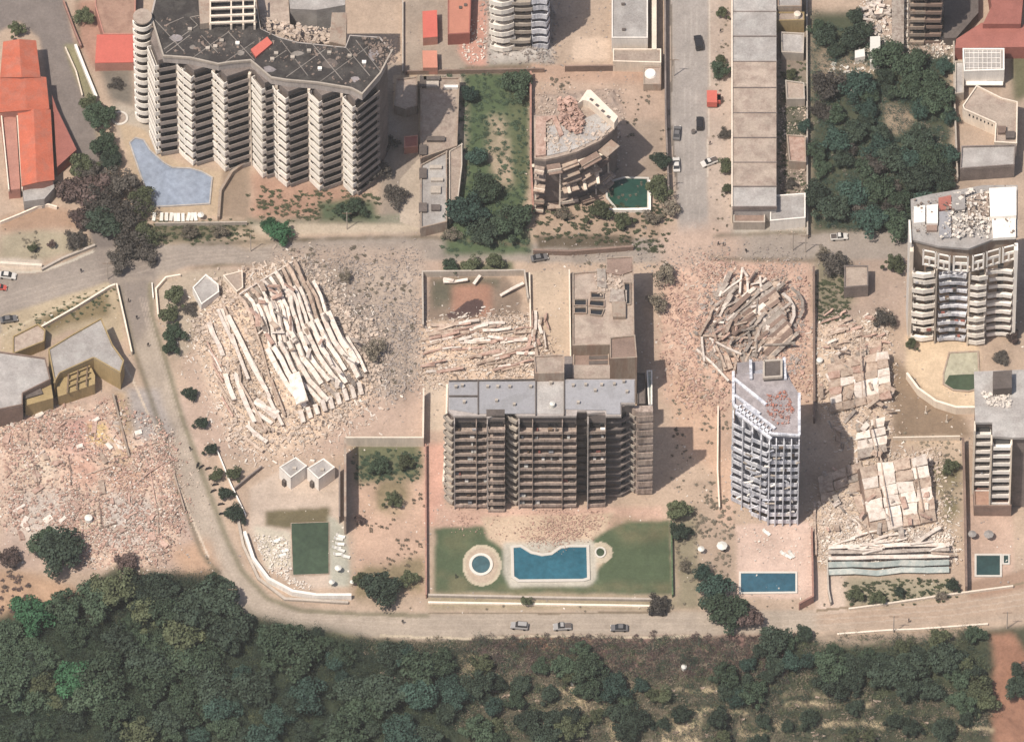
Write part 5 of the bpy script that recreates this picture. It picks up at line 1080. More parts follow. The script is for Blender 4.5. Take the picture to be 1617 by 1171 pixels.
for k in range(6):
    z = 1.5+k*3.3; A_ = PLY(arc, 21)
    for q in range(len(A_)-1):
        if random.random() < .22: continue
        o_ = offset([A_[q], A_[q+1]], random.uniform(.6, 2.2)); dz = random.gauss(0, .45); dz2 = random.gauss(0, .5)
        e = random.uniform(.85, 1.05); b2 = (o_[0][0]+(o_[1][0]-o_[0][0])*e, o_[0][1]+(o_[1][1]-o_[0][1])*e)
        mb = MB(); mb.bar((o_[0][0], o_[0][1], z+dz), (b2[0], b2[1], z+dz2), random.uniform(1.6, 3.2), .3, random.gauss(0, .15)); mb.build('floor_slab', random.choice(['beige','slab_brown','slab_tan','facade_brown']), C8)
        if random.random() < .6:
            mb = MB(); mb.bar((o_[0][0], o_[0][1]-.8, z+dz+.5), (b2[0], b2[1]-.8, z+dz2+.5), .2, random.uniform(.6, 1.1)); mb.build('parapet', random.choice(['cream','beige','slab_brown']), C8)
for q in (0, 2, 4, 5): p_ = PLY([arc[q]], 21)[0]; mb = MB(); mb.bar((p_[0], p_[1]-1.6, 0), (p_[0]+random.gauss(0,.5), p_[1]-1.2, random.uniform(12, 20)), .4, .4); mb.build('column', 'cream', C8)
for (a, b, c, d, za) in ((892,262,955,242,17),(840,262,892,258,15),(845,272,885,272,13),(892,272,900,305,10),(860,282,895,276,11),(862,302,920,296,6),(918,262,925,300,9),(895,290,950,268,9),(940,250,945,290,10)):
    p = P(a, b, za); q = P(c, d, za-.4); mb = MB(); mb.bar(p, q, .8, .45, .2); mb.build('beam', 'cream' if za > 5 else 'beige', C8)
plates(C8, (845,275), (110,-10), (4,30), 4, 2, (4.0,3.0), ['wall_shade','slab_brown','slab_gray'], jz=.5)
# debris by the roadside, white column in the top right
C9 = gthing('collapsed_building', 'whitish heap of broken concrete in a narrow column at the top right', 'collapsed building', 1395, 40)
for i in range(34):
    a = (random.uniform(1368,1402), random.uniform(-10,50)); slab_at(C9, a, (a[0]+random.gauss(0,10), a[1]+random.uniform(-10,12)), .5, 1.6, random.uniform(.5,1.6), .35, random.choice(['slab_white','slab_gray','slab_white']), random.gauss(0,.4))
mb = MB(); p = P(1418, 30, 3); mb.prism(PLY([(1408,-20),(1428,-20),(1427,84),(1418,88),(1409,84)], 2.5), -1, 2.5); mb.build('vaulted_roof', 'slab_gray', C9)
# broken walls in the west field
C10 = gthing('collapsed_building', 'flattened houses of the west rubble field with a few broken wall lines left', 'collapsed building', 140, 760)
random.seed(44)
for (a, b, c, d) in ((44,690,62,775),(55,735,62,775),(108,725,112,770),(118,762,172,742),(236,742,246,800),(248,800,250,850),(160,660,186,690),(168,676,190,700),(150,840,184,830),(262,850,270,862),(156,790,160,830),(210,770,260,735),(98,668,130,662)):
    slab_at(C10, (a,b), (c,d), -.2, .1, .3, 1.1, random.choice(['slab_pink','slab_brown','slab_tan']), cuts=1, name='broken_wall')
for i in range(60):
    a = (random.uniform(10,260), random.uniform(655,860)); an = random.choice((-.35,1.2))+random.gauss(0,.3); L_ = random.uniform(6,22)
    slab_at(C10, a, (a[0]+L_*math.cos(an), a[1]+L_*math.sin(an)), .2, .6, random.uniform(.4,1.6), .3, random.choice(['slab_pink','slab_tan','slab_white','slab_pink']), random.gauss(0,.3))
plates(C10, (150,676), (34,8), (14,28), 3, 3, (.6,.6), ['yellow_wall','slab_white','slab_tan'], jz=.2, miss=.2)
plates(C10, (168,652), (16,2), (8,32), 1, 3, (.8,.8), ['slab_gray'], jz=.2)
# loose rubble, uncountable
for (nm, poly, n_, m_, s0, s1, lab) in (
  ('rubble_heap', RUB['main'], 5200, 'rubble_pale', .25, 1.7, 'pale broken concrete strewn round the white pancaked block'),
  ('rubble_heap', RUB['main'], 1500, 'rubble_dark', .25, 1.1, 'dark chips mixed into the debris of the white pancaked block'),
  ('rubble_heap', RUB['dust'], 1500, 'rubble_gray', .2, 1.1, 'grey dusty debris east of the white pancaked block'),
  ('rubble_heap', RUB['mid'], 2600, 'rubble_pale', .2, 1.3, 'pale splintered debris north of the middle tower'),
  ('rubble_heap', RUB['mid'], 700, 'rubble_dark', .2, .9, 'dark splinters in the debris north of the middle tower'),
  ('rubble_heap', RUB['east'], 3000, 'rubble_pink', .2, 1.3, 'pinkish brick rubble around the fanned-out collapse'),
  ('rubble_heap', [(1110,460),(1260,450),(1262,590),(1100,590)], 1600, 'rubble_gray', .3, 1.6, 'grey broken pieces under the fanned-out beams'),
  ('rubble_heap', RUB['east2'], 1700, 'rubble_pale', .2, 1.2, 'tan debris around the tile-like collapsed plates'),
  ('rubble_heap', RUB['east3'], 2200, 'rubble_pale', .2, 1.5, 'bright debris below the sunlit leaning plates'),
  ('rubble_heap', [(1300,850),(1500,835),(1505,880),(1300,888)], 900, 'rubble_white', .2, 1.2, 'white shards just above the long fallen slabs'),
  ('rubble_heap', RUB['west'], 4200, 'rubble_pink', .2, 1.3, 'pink brick rubble filling the west field'),
  ('rubble_heap', RUB['west'], 2200, 'rubble_white', .2, .8, 'white chips scattered over the west field'),
  ('rubble_heap', RUB['west'], 1500, 'rubble_dark', .2, 1.0, 'dark fragments scattered over the west field'),
  ('rubble_heap', RUB['mid2'], 700, 'rubble_pale', .3, 1.2, 'debris round the curved half-collapsed house'),
  ('rubble_heap', RUB['north'], 900, 'rubble_gray', .3, 1.3, 'grey debris between the wavy floors at the top edge'),
  ('rubble_heap', RUB['ne'], 1200, 'rubble_white', .3, 1.3, 'whitish fragments at the top right'),
  ('rubble_heap', [(705,815),(960,810),(930,840),(880,862),(830,850),(740,835)], 1300, 'rubble_pink', .15, .7, 'crumbled facade pieces at the foot of the middle tower'),
  ('rubble_heap', [(395,845),(455,850),(458,910),(500,925),(470,930),(430,905)], 420, 'rubble_white', .2, 1.1, 'white debris along the curved compound wall'),
  ('rubble_heap', [(430,400),(665,392),(660,440),(450,440)], 700, 'rubble_gray', .15, .8, 'dust-coloured chips across the buried stretch of road'),
  ('rubble_heap', [(1230,130),(1275,130),(1275,370),(1230,370)], 500, 'rubble_pale', .2, 1.0, 'garden clutter in the narrow yards behind the terrace row'),
  ('rubble_heap', [(1310,100),(1380,100),(1380,150),(1310,150)], 60, 'rubble_white', .4, 1.8, 'white scraps lying in the wooded lot'),
  ('rubble_heap', [(735,30),(768,40),(768,100),(730,100)], 90, 'rubble_white', .3, 1.1, 'white scraps on the brick-coloured patio'),
  ('rubble_heap', [(1165,835),(1280,835),(1282,895),(1165,895)], 60, 'rubble_white', .2, .9, 'fallen crumbs on the rectangular pool terrace'),
  ('rubble_heap', [(840,395),(1060,385),(1290,400),(1290,430),(1060,430)], 700, 'rubble_gray', .15, .8, 'small stones spilled over the middle road'),
  ('rubble_heap', [(225,690),(290,680),(320,760),(345,840),(300,840)], 160, 'rubble_pale', .15, .7, 'small stones on the diagonal street'),
):
    scatter_chunks(nm, poly, int(n_*1.5), m_, s0, s1*.72, label=lab, lift=.4, edge=9 if n_ > 600 else 2, flat=.28, clump=(26 if n_ > 600 else 0))
for (nm, n_, poly, lab) in (('gravel', 200, [(600,1060),(860,1060),(860,1110),(760,1150),(640,1100)], 'pale stones showing between bushes on the slope'),('gravel', 260, [(900,1070),(1250,1070),(1420,1110),(1560,1160),(1300,1171),(900,1171)], 'dry pale stalks and stones in the terraced slope')):
    scatter_chunks(nm, poly, n_, 'slab_tan', .15, .8, label=lab, cat='stones', lift=.2, ang=0.0, long_=2.2, spread=.3)

MAINX = [(318,450),(400,425),(475,405),(560,440),(625,530),(640,610),(590,670),(520,720),(440,745),(360,720),(315,620),(292,540)]
for (nm, poly, n_, m_, s0, s1, ang, sp, lab) in (
  ('splinters', MAINX, 2600, 'rubble_white', .3, 1.0, -1.05, .5, 'thin white splinters around and over the white pancaked block'),
  ('splinters', MAINX, 1500, 'rubble_pale', .3, 1.2, -1.05, .9, 'thin pale splinters around the white pancaked block'),
  ('splinters', RUB['mid'], 1100, 'rubble_white', .3, 1.0, .15, .3, 'thin white splinters lying across the flattened tan block'),
  ('splinters', RUB['east'], 1500, 'rubble_pale', .3, 1.1, .8, .7, 'thin pale splinters in the pinkish dust of the fanned-out collapse'),
  ('splinters', RUB['east2'], 1100, 'rubble_white', .3, 1.0, .2, .8, 'thin splinters over the tile-like collapse'),
  ('splinters', RUB['east3'], 1400, 'rubble_white', .3, 1.0, .2, .8, 'thin white splinters below the leaning bright plates'),
  ('splinters', RUB['west'], 1300, 'rubble_pale', .3, 1.1, .3, 1.0, 'thin pale splinters across the west rubble field'),
  ('splinters', [(560,430),(668,430),(668,610),(560,640)], 900, 'rubble_gray', .2, .9, .3, 1.2, 'thin grey splinters in the dust east of the white pancaked block')):
    scatter_chunks(nm, poly, n_, m_, s0*.4, s1*.62, label=lab, lift=.35, long_=2.3, flat=.14, ang=ang, spread=sp, edge=12, clump=20)
for (nm, n_, poly, m_, lab) in (('loose_stones', 2600, [(0,440),(1617,380),(1617,930),(300,1000),(0,880)], 'rubble_gray', 'small grey stones lying everywhere between the blocks'),
  ('loose_stones', 1500, [(0,440),(1617,380),(1617,930),(300,1000),(0,880)], 'rubble_white', 'small white scraps lying everywhere between the blocks'),
  ('loose_stones', 1200, [(620,0),(1160,0),(1160,420),(620,420)], 'rubble_gray', 'small grey stones in the upper streets and yards')):
    scatter_chunks(nm, poly, n_, m_, .12, .6, label=lab, cat='stones', lift=.05, offroad=True, clump=60)
# ------------------------------------------------------------------ vegetation
random.seed(77)
def crown_mesh(name, m, nclump, nleaf, leaf, flat=0.8, gap=0.0, seed=0):
    """crown of radius 1 (in xy) made of leaf-sized faces gathered in clumps"""
    rg = np.random.default_rng(seed); V = []; cl = []
    for i in range(nclump):
        a = rg.random()*6.283; r = rg.uniform(.62, .98)*(0.8+.2*math.sin(3*a+seed))*math.sqrt(rg.random())
        cl.append((r*math.cos(a)*1.12, r*math.sin(a)*.95, flat*(0.5+0.5*math.sqrt(max(0, 1-r*r)))*rg.uniform(.6, 1.15), rg.uniform(.14, .38)))
    n = nleaf; ci = rg.integers(0, nclump, n); cl = np.array(cl)[ci]
    d = rg.normal(size=(n, 3)); d /= np.linalg.norm(d, axis=1)[:, None]; d[:, 2] = np.abs(d[:, 2])*np.where(rg.random(n) < .8, 1, -1)
    c = cl[:, :3]+d*cl[:, 3:4]*(rg.random((n, 1))**.35)*np.array([1, 1, .8])
    nrm = d+rg.normal(size=(n, 3))*.55; nrm /= np.linalg.norm(nrm, axis=1)[:, None]
    t = np.cross(nrm, rg.normal(size=(n, 3))); t /= np.linalg.norm(t, axis=1)[:, None]; b_ = np.cross(nrm, t)
    s_ = leaf*rg.uniform(.6, 1.5, (n, 1))
    V = np.stack([c-t*s_-b_*s_*.6, c+t*s_*.2-b_*s_*.9, c+t*s_+b_*s_*.5, c-t*s_*.2+b_*s_], 1).reshape(-1, 3)
    me = bpy.data.meshes.new(name); me.vertices.add(4*n); me.vertices.foreach_set('co', V.ravel()); me.loops.add(4*n); me.loops.foreach_set('vertex_index', np.arange(4*n, dtype=np.int32))
    me.polygons.add(n); me.polygons.foreach_set('loop_start', np.arange(n, dtype=np.int32)*4); me.update(calc_edges=True); me.materials.append(M[m]); return me
def trunk_mesh(seed, ntip=7, dead=False):
    rd = random.Random(seed); mb = MB(); mb.tube((0,0,-.1), (0.02,0.02,.35), .055, .04)
    for i in range(ntip):
        a = rd.random()*6.28; r = rd.uniform(.35,.7); e = (r*math.cos(a), r*math.sin(a), rd.uniform(.5,.85)); mid = (e[0]*.4+rd.gauss(0,.04), e[1]*.4+rd.gauss(0,.04), .5)
        mb.tube((0.02,0.02,.3), mid, .032, .02, 5); mb.tube(mid, e, .02, .007, 5)
        if dead:
            for q in range(4):
                f = (e[0]+rd.gauss(0,.2), e[1]+rd.gauss(0,.2), e[2]+rd.uniform(0,.15)); mb.tube(mid, f, .01, .004, 4)
    me = bpy.data.meshes.new('trunk'); me.from_pydata([tuple(v) for v in mb.v], [], mb.f); me.materials.append(M['bark']); return me
TRUNKS = [trunk_mesh(i) for i in range(4)]
CR = {}
def crowns(kind, m, nclump, nleaf, leaf, flat=.8, k=3):
    CR[kind] = [crown_mesh('crown', m, nclump, nleaf, leaf, flat, seed=hash(m) % 50+i if False else len(CR)*7+i) for i in range(k)]
crowns('green','leaf_green',34,4600,.042); crowns('dark','leaf_dark',34,4800,.042); crowns('teal','leaf_teal',32,4600,.042)
crowns('bright','leaf_bright',30,4400,.042); crowns('dry','leaf_dry',16,1500,.045,.7); crowns('gray','leaf_gray',30,3800,.04,.7)
crowns('dusty','leaf_dusty',18,1500,.045,.7); crowns('brown','leaf_brown',20,2300,.05,.7); crowns('olive','leaf_olive',28,3800,.045)
TN = [0]
def tree(px, py, rpx, kind, label, group=None, h=None, name='tree', cat='tree', zs=1.0):
    r = rpx*MPP*1.08; h = (h or (r*0.75+1.0)); p = P(px, py+h*K*0.55)  # base lies below the crown in the map
    TN[0] += 1; z = ground_z(p.x, p.y); t = thing(name, label, cat, (p.x, p.y, z), group); t.rotation_euler = (0, 0, random.random()*6.28); t.scale = (r*random.uniform(.92,1.08), r, h*1.1*zs)
    o = bpy.data.objects.new('crown', random.choice(CR[kind])); COL.objects.link(o); o.parent = t
    if rpx > 9: o = bpy.data.objects.new('trunk', random.choice(TRUNKS)); COL.objects.link(o); o.parent = t
    return t
# trees that stand alone
for (x, y, r, k, lab) in (
 (442,368,25,'bright','dense bright green tree beside the middle road, below the saw-tooth tower'),(425,356,16,'bright','smaller bright green crown merging with the dense one beside the middle road'),
 (160,190,26,'green','upper green tree between the left street and the round terrace'),(165,232,24,'green','green tree overhanging the left end of the pale blue pool'),
 (140,165,16,'olive','olive tree by the end of the slanting white wall'),
 (170,318,30,'gray','middle grey crown of the tree mass over the left street'),(140,272,24,'gray','upper grey crown of the tree mass over the left street'),(150,350,26,'gray','grey crown at the lower left of the tree mass'),(110,300,28,'brown','brown crown against the porch of the long orange hall'),(225,320,26,'olive','olive crown overlapping the lower left corner of the pale blue pool'),(160,325,38,'gray','largest grey crown of the tree mass over the left street'),(120,380,20,'gray','grey crown leaning over the earth bank'),(230,400,22,'gray','grey crown over the road, right of the lowest one'),(150,180,20,'green','topmost green tree beside the left street'),(175,255,22,'dark','dark tree between left street and pale blue pool'),(188,290,34,'gray','dark leafless-looking tree above the pool corner'),(150,300,36,'brown','wide brownish tree crown below the school hall'),(130,262,26,'olive','olive brown crown right of the long orange hall'),
 (200,340,34,'gray','grey-green crown left of the row of white loungers'),(165,355,34,'dark','dark crown over the left street'),(205,385,32,'gray','lowest grey crown at the street junction'),(190,410,24,'gray','small grey crown hanging over the street junction'),(232,372,22,'olive','olive crown just below the lounger row'),(125,345,22,'brown','brown crown next to the earth bank'),
 (300,366,18,'dusty','flat grey bush at the verge below the loungers'),(345,366,16,'dusty','low grey bush at the verge, farther right'),
 (132,28,18,'olive','olive tree by the brown roof at the top left'),(26,48,15,'olive','round olive bush above the long orange hall'),(185,132,14,'gray','small grey tree below the bright red shed'),
 (52,392,9,'olive','small olive bush by the cream low wall'),(82,386,8,'brown','small brown bush above the kerb wall'),
 (590,270,26,'gray','large grey-brown crown at the foot of the saw-tooth tower'),(610,225,20,'gray','greyish crown in the shade right of the saw-tooth tower'),(625,310,22,'gray','grey crown by the tapering flat roof'),(560,330,18,'green','low green bush on the bank below the tower'),(540,334,15,'green','low green bush left of its twin on the bank'),
 (600,190,14,'dark','dark small crown in the tower shade'),
 (815,135,26,'green','green tree at the north end of the green garden'),(740,150,18,'teal','teal green bush in the upper left of the green garden'),
 (735,335,36,'teal','large teal-green tree at the lower left of the green garden'),(770,300,28,'green','green tree above its darker neighbour in the green garden'),(808,352,34,'green','big round green tree at the lower right of the green garden'),(768,365,28,'dark','dark tree low between two big crowns of the green garden'),(715,370,16,'dusty','grey bush by the road below the green garden'),(752,250,20,'teal','teal tree half way down the green garden'),
 (780,415,18,'olive','olive bush above the ruined lot wall'),(745,418,16,'olive','olive bush left of its twin above the ruined lot wall'),(710,420,14,'green','small green bush at the corner of the ruined lot'),
 (1045,255,18,'dark','dark green tree west of the straight street'),(1040,300,24,'olive','olive grey tree beside the dark green pool'),(1060,330,20,'dusty','greyish tree by the end of the straight street'),(1030,345,16,'dusty','bush below the dark green pool'),
 (945,335,22,'olive','olive tree left of the dark green pool'),(985,350,18,'olive','olive bush under the dark green pool'),(890,338,16,'dusty','grey bush in front of the curved ruined house'),
 (1050,440,24,'dusty','grey dusty bush at the corner of the fan collapse'),(1040,480,20,'dusty','grey dusty bush along the shaded lane'),
 (1141,22,12,'olive','small street tree at the top of the straight street'),(1138,112,18,'green','street tree beside the red truck'),(1137,95,10,'olive','small tuft above the street tree by the truck'),(1145,212,13,'gray','greyish street tree half way down the terrace row'),(1146,262,14,'olive','street tree by the white pickup'),(1148,300,11,'olive','lowest street tree of the terrace row'),
 (1318,418,26,'gray','grey-green tree south of the road by the square flat-roofed house'),(1412,418,18,'olive','olive tree right of the square flat-roofed house'),(1300,400,14,'dusty','small grey bush at the road edge by the crossroads lot'),
 (1395,505,20,'gray','dark spiky palm-like tree above the tile collapse'),
 (278,470,20,'olive','top olive tree of the row along the diagonal street'),(268,500,18,'olive','second olive tree down the row along the diagonal street'),(275,530,18,'green','green tree at the lower end of the corner garden'),(270,552,14,'green','small green tree by the street below the corner garden'),(300,490,16,'gray','grey tree inside the corner garden'),
 (300,624,13,'dark','first clipped dark shrub along the diagonal street from the top'),(318,670,13,'dark','second clipped dark shrub along the diagonal street'),(333,711,12,'dark','third clipped dark shrub along the diagonal street'),(343,750,13,'olive','fourth clipped shrub, greyish, along the diagonal street'),(356,780,14,'dark','fifth clipped dark shrub by the parked motorcycles'),(372,812,17,'dark','largest clipped dark shrub at the bottom of its row'),(370,750,14,'olive','bush just behind the thin white rail wall'),
 (95,872,44,'dark','large dark round tree at the foot of the west rubble field'),(70,862,28,'green','green side crown of the large dark round tree'),(15,880,22,'brown','brownish bush at the left edge under the rubble'),(200,890,22,'brown','bare brownish bush between rubble and woods'),
 (600,930,34,'dark','dark tree at the coast road below the walled garden'),(570,918,16,'olive','olive bush by the compound corner'),(645,915,16,'olive','olive bush right of the dark coast road tree'),(600,735,18,'green','green bush in the upper walled garden'),(640,730,16,'olive','olive bush right of it in the upper walled garden'),(620,790,16,'olive','sparse bush in the centre of the walled garden'),(568,820,11,'brown','brown bush at the foot of the tall tan retaining wall'),
 (1070,810,24,'olive','olive tree at the shaded corner right of the middle tower'),(1075,840,18,'dark','dark tree at the top of the green fence'),(1040,955,20,'gray','grey leaning tree by the coast road'),(1080,895,12,'dusty','thin grey bush outside the green fence'),
 (1130,935,34,'teal','big teal-green tree between lawn and rectangular pool'),(1150,965,36,'green','big green crown reaching over the coast road'),(1180,975,28,'brown','brownish side crown over the coast road'),(1110,905,18,'teal','upper small crown of the teal-green tree group'),(1270,1000,15,'dark','round dark bush on the south rim of the coast road'),
 (1350,940,14,'olive','olive bush right of the ramp walls'),(1385,945,14,'olive','low olive bush above the coast road'),(1420,935,10,'dark','small dark bush in the weeds under the fallen slabs'),(1505,925,12,'dark','dark bush at the corner of the tall brown wall'),(1485,940,10,'dusty','grey bush above the coast road near the tall brown wall'),
 (1500,740,14,'olive','olive bush right of the leaning bright plates'),(1580,565,16,'gray','grey tree between white tower and right edge tower'),(1600,530,14,'brown','brown bush behind the white tower'),(1440,545,12,'olive','olive bush on the curved pool terrace'),
 (832,950,10,'olive','low olive bush beside the coast road, south of the lawn'),
 (1270,200,14,'teal','teal bush in the narrow yards beside the wooded lot'),(1250,118,10,'olive','small bush in the narrow yards, upper part'),(1248,290,12,'gray','grey bush in the narrow yards, lower part'),
 (545,440,14,'dusty','grey dusty shrub in the debris east of the pancaked block'),(590,560,22,'dusty','grey dead shrub among debris, east of the slab ends'),(500,1000,10,'dark','small dark bush at the bend of the coast road')):
    tree(x, y, r, k, lab, name='tree' if r >= 14 else 'shrub', cat='tree' if r >= 14 else 'shrub', h=(1.6 if k == 'gray' and r < 20 else None))
# trees of the woods
def wood(poly, n, rmin, rmax, kinds, label, group, mind=0.62, seed=0):
    mind *= .78; rmax *= 1.25; n = int(n*1.12)
    rd = random.Random(seed); pts = []; xs = [p[0] for p in poly]; ys = [p[1] for p in poly]; tr = 0
    while len(pts) < n and tr < 6000:
        tr += 1; x = rd.uniform(min(xs), max(xs)); y = rd.uniform(min(ys), max(ys)); r = rd.uniform(rmin, rmax)
        if not bool(pip(np.array([x]), np.array([y]), poly)[0]): continue
        if any((x-a)**2+(y-b)**2 < ((r+c)*mind)**2 for a, b, c in pts): continue
        k = rd.choice(kinds); cx_ = (max(xs)+min(xs))/2; cy_ = (max(ys)+min(ys))/2; hw = (max(xs)-min(xs))/2; hh = (max(ys)-min(ys))/2
        sz = 'small' if r < rmin+(rmax-rmin)*.33 else 'large' if r > rmin+(rmax-rmin)*.72 else 'mid-sized'
        hor = ['far left','left','middle','right','far right'][min(4, int((x-cx_+hw)/(2*hw)*5))]; ver = ['top','upper','central','lower','bottom'][min(4, int((y-cy_+hh)/(2*hh)*5))]
        pts.append((x, y, r)); tree(x, y, r, k, '%s %s tree, %s %s of %s' % (sz, CN[k], ver, hor, label), group)
    return len(pts)
nw = 0
CN = dict(green='green', dark='dark green', teal='bluish green', bright='bright green', dry='straw', gray='greyish', brown='brownish', olive='olive')
nw += wood([(1282,20),(1365,20),(1370,90),(1300,100)], 6, 15, 24, ['green','dark'], 'small grove in the wooded lot upper left', 'trees in the upper corner of the wooded lot', seed=1)
nw += wood([(1400,90),(1500,90),(1505,190),(1440,180),(1395,150)], 10, 15, 26, ['teal','green','dark'], 'grove in the wooded lot upper right', 'trees in the upper right of the wooded lot', seed=2)
nw += wood([(1282,140),(1390,120),(1400,200),(1480,215),(1500,240),(1498,300),(1430,365),(1290,350),(1280,250)], 36, 15, 26, ['teal','green','dark','teal','dark','green','gray'], 'grove in the wooded lot south', 'trees in the southern part of the wooded lot', seed=3, mind=.5)
nw += wood([(150,940),(200,905),(250,930),(270,890),(345,905),(350,960),(370,1000),(330,1060),(300,1171),(-10,1171),(-10,1000),(60,965)], 50, 17, 36, ['dark','dark','green','green','green','bright','dark','olive'], 'dense lower-left wood', 'trees of the dense wood at the lower left', seed=4, mind=.5)
nw += wood([(370,975),(440,1000),(520,1010),(640,1015),(735,1025),(740,1120),(700,1171),(300,1171),(330,1060)], 36, 16, 32, ['dark','green','teal','dark','green'], 'wood below the coast road bend', 'trees below the coast road bend', seed=5, mind=.54)
nw += wood([(745,1045),(850,1040),(860,1060),(920,1015),(935,1060),(1060,1085),(1080,1110),(900,1110),(900,1171),(740,1171),(760,1100)], 26, 13, 25, ['dark','teal','green','dark','olive'], 'wood under the parked cars', 'trees on the slope under the parked cars', seed=6, mind=.56)
nw += wood([(1195,1010),(1280,1020),(1290,1060),(1230,1100),(1180,1110),(1080,1100),(1150,1060)], 13, 13, 24, ['teal','green','dark'], 'wood below the rectangular pool', 'trees below the rectangular pool', seed=7)
nw += wood([(1310,1025),(1380,1020),(1450,1005),(1545,1000),(1562,1060),(1545,1100),(1500,1120),(1400,1100),(1300,1085),(1290,1040)], 22, 14, 27, ['dark','dark','green','dark','olive'], 'grove left of the dirt track', 'trees in the grove left of the dirt track', seed=8, mind=.54)
nw += wood([(1600,1050),(1640,1040),(1640,1120),(1605,1110)], 4, 14, 18, ['dark','brown'], 'clump right of the dirt track', 'trees right of the dirt track', seed=9)
nw += wood([(900,1130),(1560,1110),(1560,1171),(900,1171)], 20, 11, 19, ['dark','dark','olive'], 'dry terraces at the bottom edge', 'low trees on the dry terraces', seed=10, mind=.8)
# undergrowth, uncountable
def cover(name, poly, n, m, label, s0=.5, s1=1.3, cat='undergrowth'):
    if n < 600: n = int(n*1.7); s0 *= .8; s1 *= .75
    src = CR[m][0]; rd = random.Random(n); V0 = np.empty(len(src.vertices)*3); src.vertices.foreach_get('co', V0); V0 = V0.reshape(-1, 4, 3)
    out = []; k = 0; xs = [p[0] for p in poly]; ys = [p[1] for p in poly]
    while k < n:
        x = rd.uniform(min(xs), max(xs)); y = rd.uniform(min(ys), max(ys))
        if not bool(pip(np.array([x]), np.array([y]), poly)[0]): continue
        x += rd.gauss(0, 4); y += rd.gauss(0, 4); p = P(x, y)
        if (m == 'dusty' or name == 'dry_scrub') and n < 600:
            if float(vnoise(x, y, 24, 8)) < .5: k += 1; continue
        if m == 'dusty' and on_road(p.x, p.y): k += 1; continue
        z = ground_z(p.x, p.y); s_ = rd.uniform(s0, s1); sub = V0[np.random.default_rng(k).choice(len(V0), 150 if name == 'tree_canopy' else 90, replace=False)].copy()
        c = sub.mean(1, keepdims=True); sub = (sub-c)*2.1/max(s_, .6)+c
        out.append(sub*np.array([s_, s_, s_*.7])+np.array([p.x, p.y, z-s_*.1+(1.2 if name == 'tree_canopy' else 0)])); k += 1
    V = np.concatenate(out).reshape(-1, 3); me = bpy.data.meshes.new(name); nq = len(V)//4
    me.vertices.add(len(V)); me.vertices.foreach_set('co', V.ravel()); me.loops.add(len(V)); me.loops.foreach_set('vertex_index', np.arange(len(V), dtype=np.int32)); me.polygons.add(nq); me.polygons.foreach_set('loop_start', np.arange(nq, dtype=np.int32)*4); me.update(calc_edges=True)
    me.materials.append(src.materials[0]); o = bpy.data.objects.new(name, me); COL.objects.link(o); tag(o, label, cat, kind='stuff')
SLP = [(150,925),(350,920),(370,985),(560,1012),(1000,1012),(1300,1012),(1560,990),(1568,1171),(-10,1171),(-10,990)]
def canopy(poly, n, m, label):
    cover('tree_canopy', poly, n, m, label, 2.0, 4.4, 'low canopy')
canopy([(150,940),(200,912),(260,915),(345,905),(355,960),(400,990),(560,1015),(735,1028),(740,1120),(700,1171),(-10,1171),(-10,1000),(60,970)], 900, 'dark', 'unbroken dark low canopy joining the crowns of the lower left wood')
canopy([(60,1010),(300,1000),(250,1171),(-10,1171),(-10,1040)], 620, 'green', 'mid green low canopy patch in the lower left wood')
canopy([(1310,1030),(1540,1005),(1560,1060),(1500,1110),(1400,1100),(1300,1085)], 260, 'dark', 'dark low canopy joining the grove left of the dirt track') if False else None
cover('undergrowth', SLP, 2400, 'dark', 'dark undergrowth filling the slope between the trees', 1.2, 3.2)
cover('undergrowth', SLP, 900, 'olive', 'olive undergrowth filling the slope between the trees', 1.0, 2.6)
cover('dry_scrub', [(740,1010),(1230,1005),(1250,1075),(760,1060)], 900, 'brown', 'reddish brown dry scrub on the slope south of the parked cars', .7, 1.8)
cover('dry_scrub', [(560,1010),(1230,1005),(1560,1110),(1560,1171),(760,1171)], 1100, 'dry', 'straw coloured scrub on the lower terraces', .8, 2.0)
cover('undergrowth', [(1282,25),(1500,90),(1500,300),(1440,370),(1290,365),(1280,120)], 700, 'teal', 'green undergrowth of the wooded lot', 1.2, 3.0)
cover('dry_scrub', [(1282,100),(1390,100),(1500,200),(1430,370),(1290,365)], 200, 'dusty', 'grey scrub among the trees of the wooded lot', .6, 1.5)
cover('undergrowth', [(700,115),(838,115),(838,400),(700,400)], 330, 'green', 'green weeds of the garden beside the brick wall', .5, 1.4)
cover('undergrowth', [(850,320),(1060,325),(1060,400),(850,372)], 170, 'olive', 'weeds below the curved ruined house', .5, 1.2)
cover('undergrowth', [(560,720),(664,715),(660,755),(566,760)], 100, 'green', 'weeds under the cream-capped retaining wall', .4, 1.1)
cover('dry_scrub', [(565,760),(665,760),(665,930),(565,930)], 90, 'dry', 'dry weeds in the walled garden', .3, .9)
cover('dry_scrub', [(440,390),(660,390),(650,600),(580,640),(520,520)], 150, 'dusty', 'grey dead twigs in the dusty debris east of the pancaked block', .4, 1.2)
cover('undergrowth', [(1335,915),(1505,915),(1505,945),(1340,958)], 120, 'olive', 'weeds below the long fallen slabs', .4, 1.0)
cover('undergrowth', [(395,300),(600,305),(600,345),(395,345)], 120, 'olive', 'weeds on the bank below the saw-tooth tower', .4, 1.2)
cover('undergrowth', [(240,352),(395,352),(400,376),(240,382)], 110, 'olive', 'grey-green hedge strip below the lounger row', .4, 1.1)
cover('undergrowth', [(1062,800),(1160,780),(1150,930),(1070,950)], 130, 'dusty', 'weeds between the lawn fence and the slim tower', .4, 1.2)
cover('undergrowth', [(1230,90),(1275,90),(1275,330),(1232,330)], 110, 'olive', 'weeds in the narrow yards', .4, 1.0)
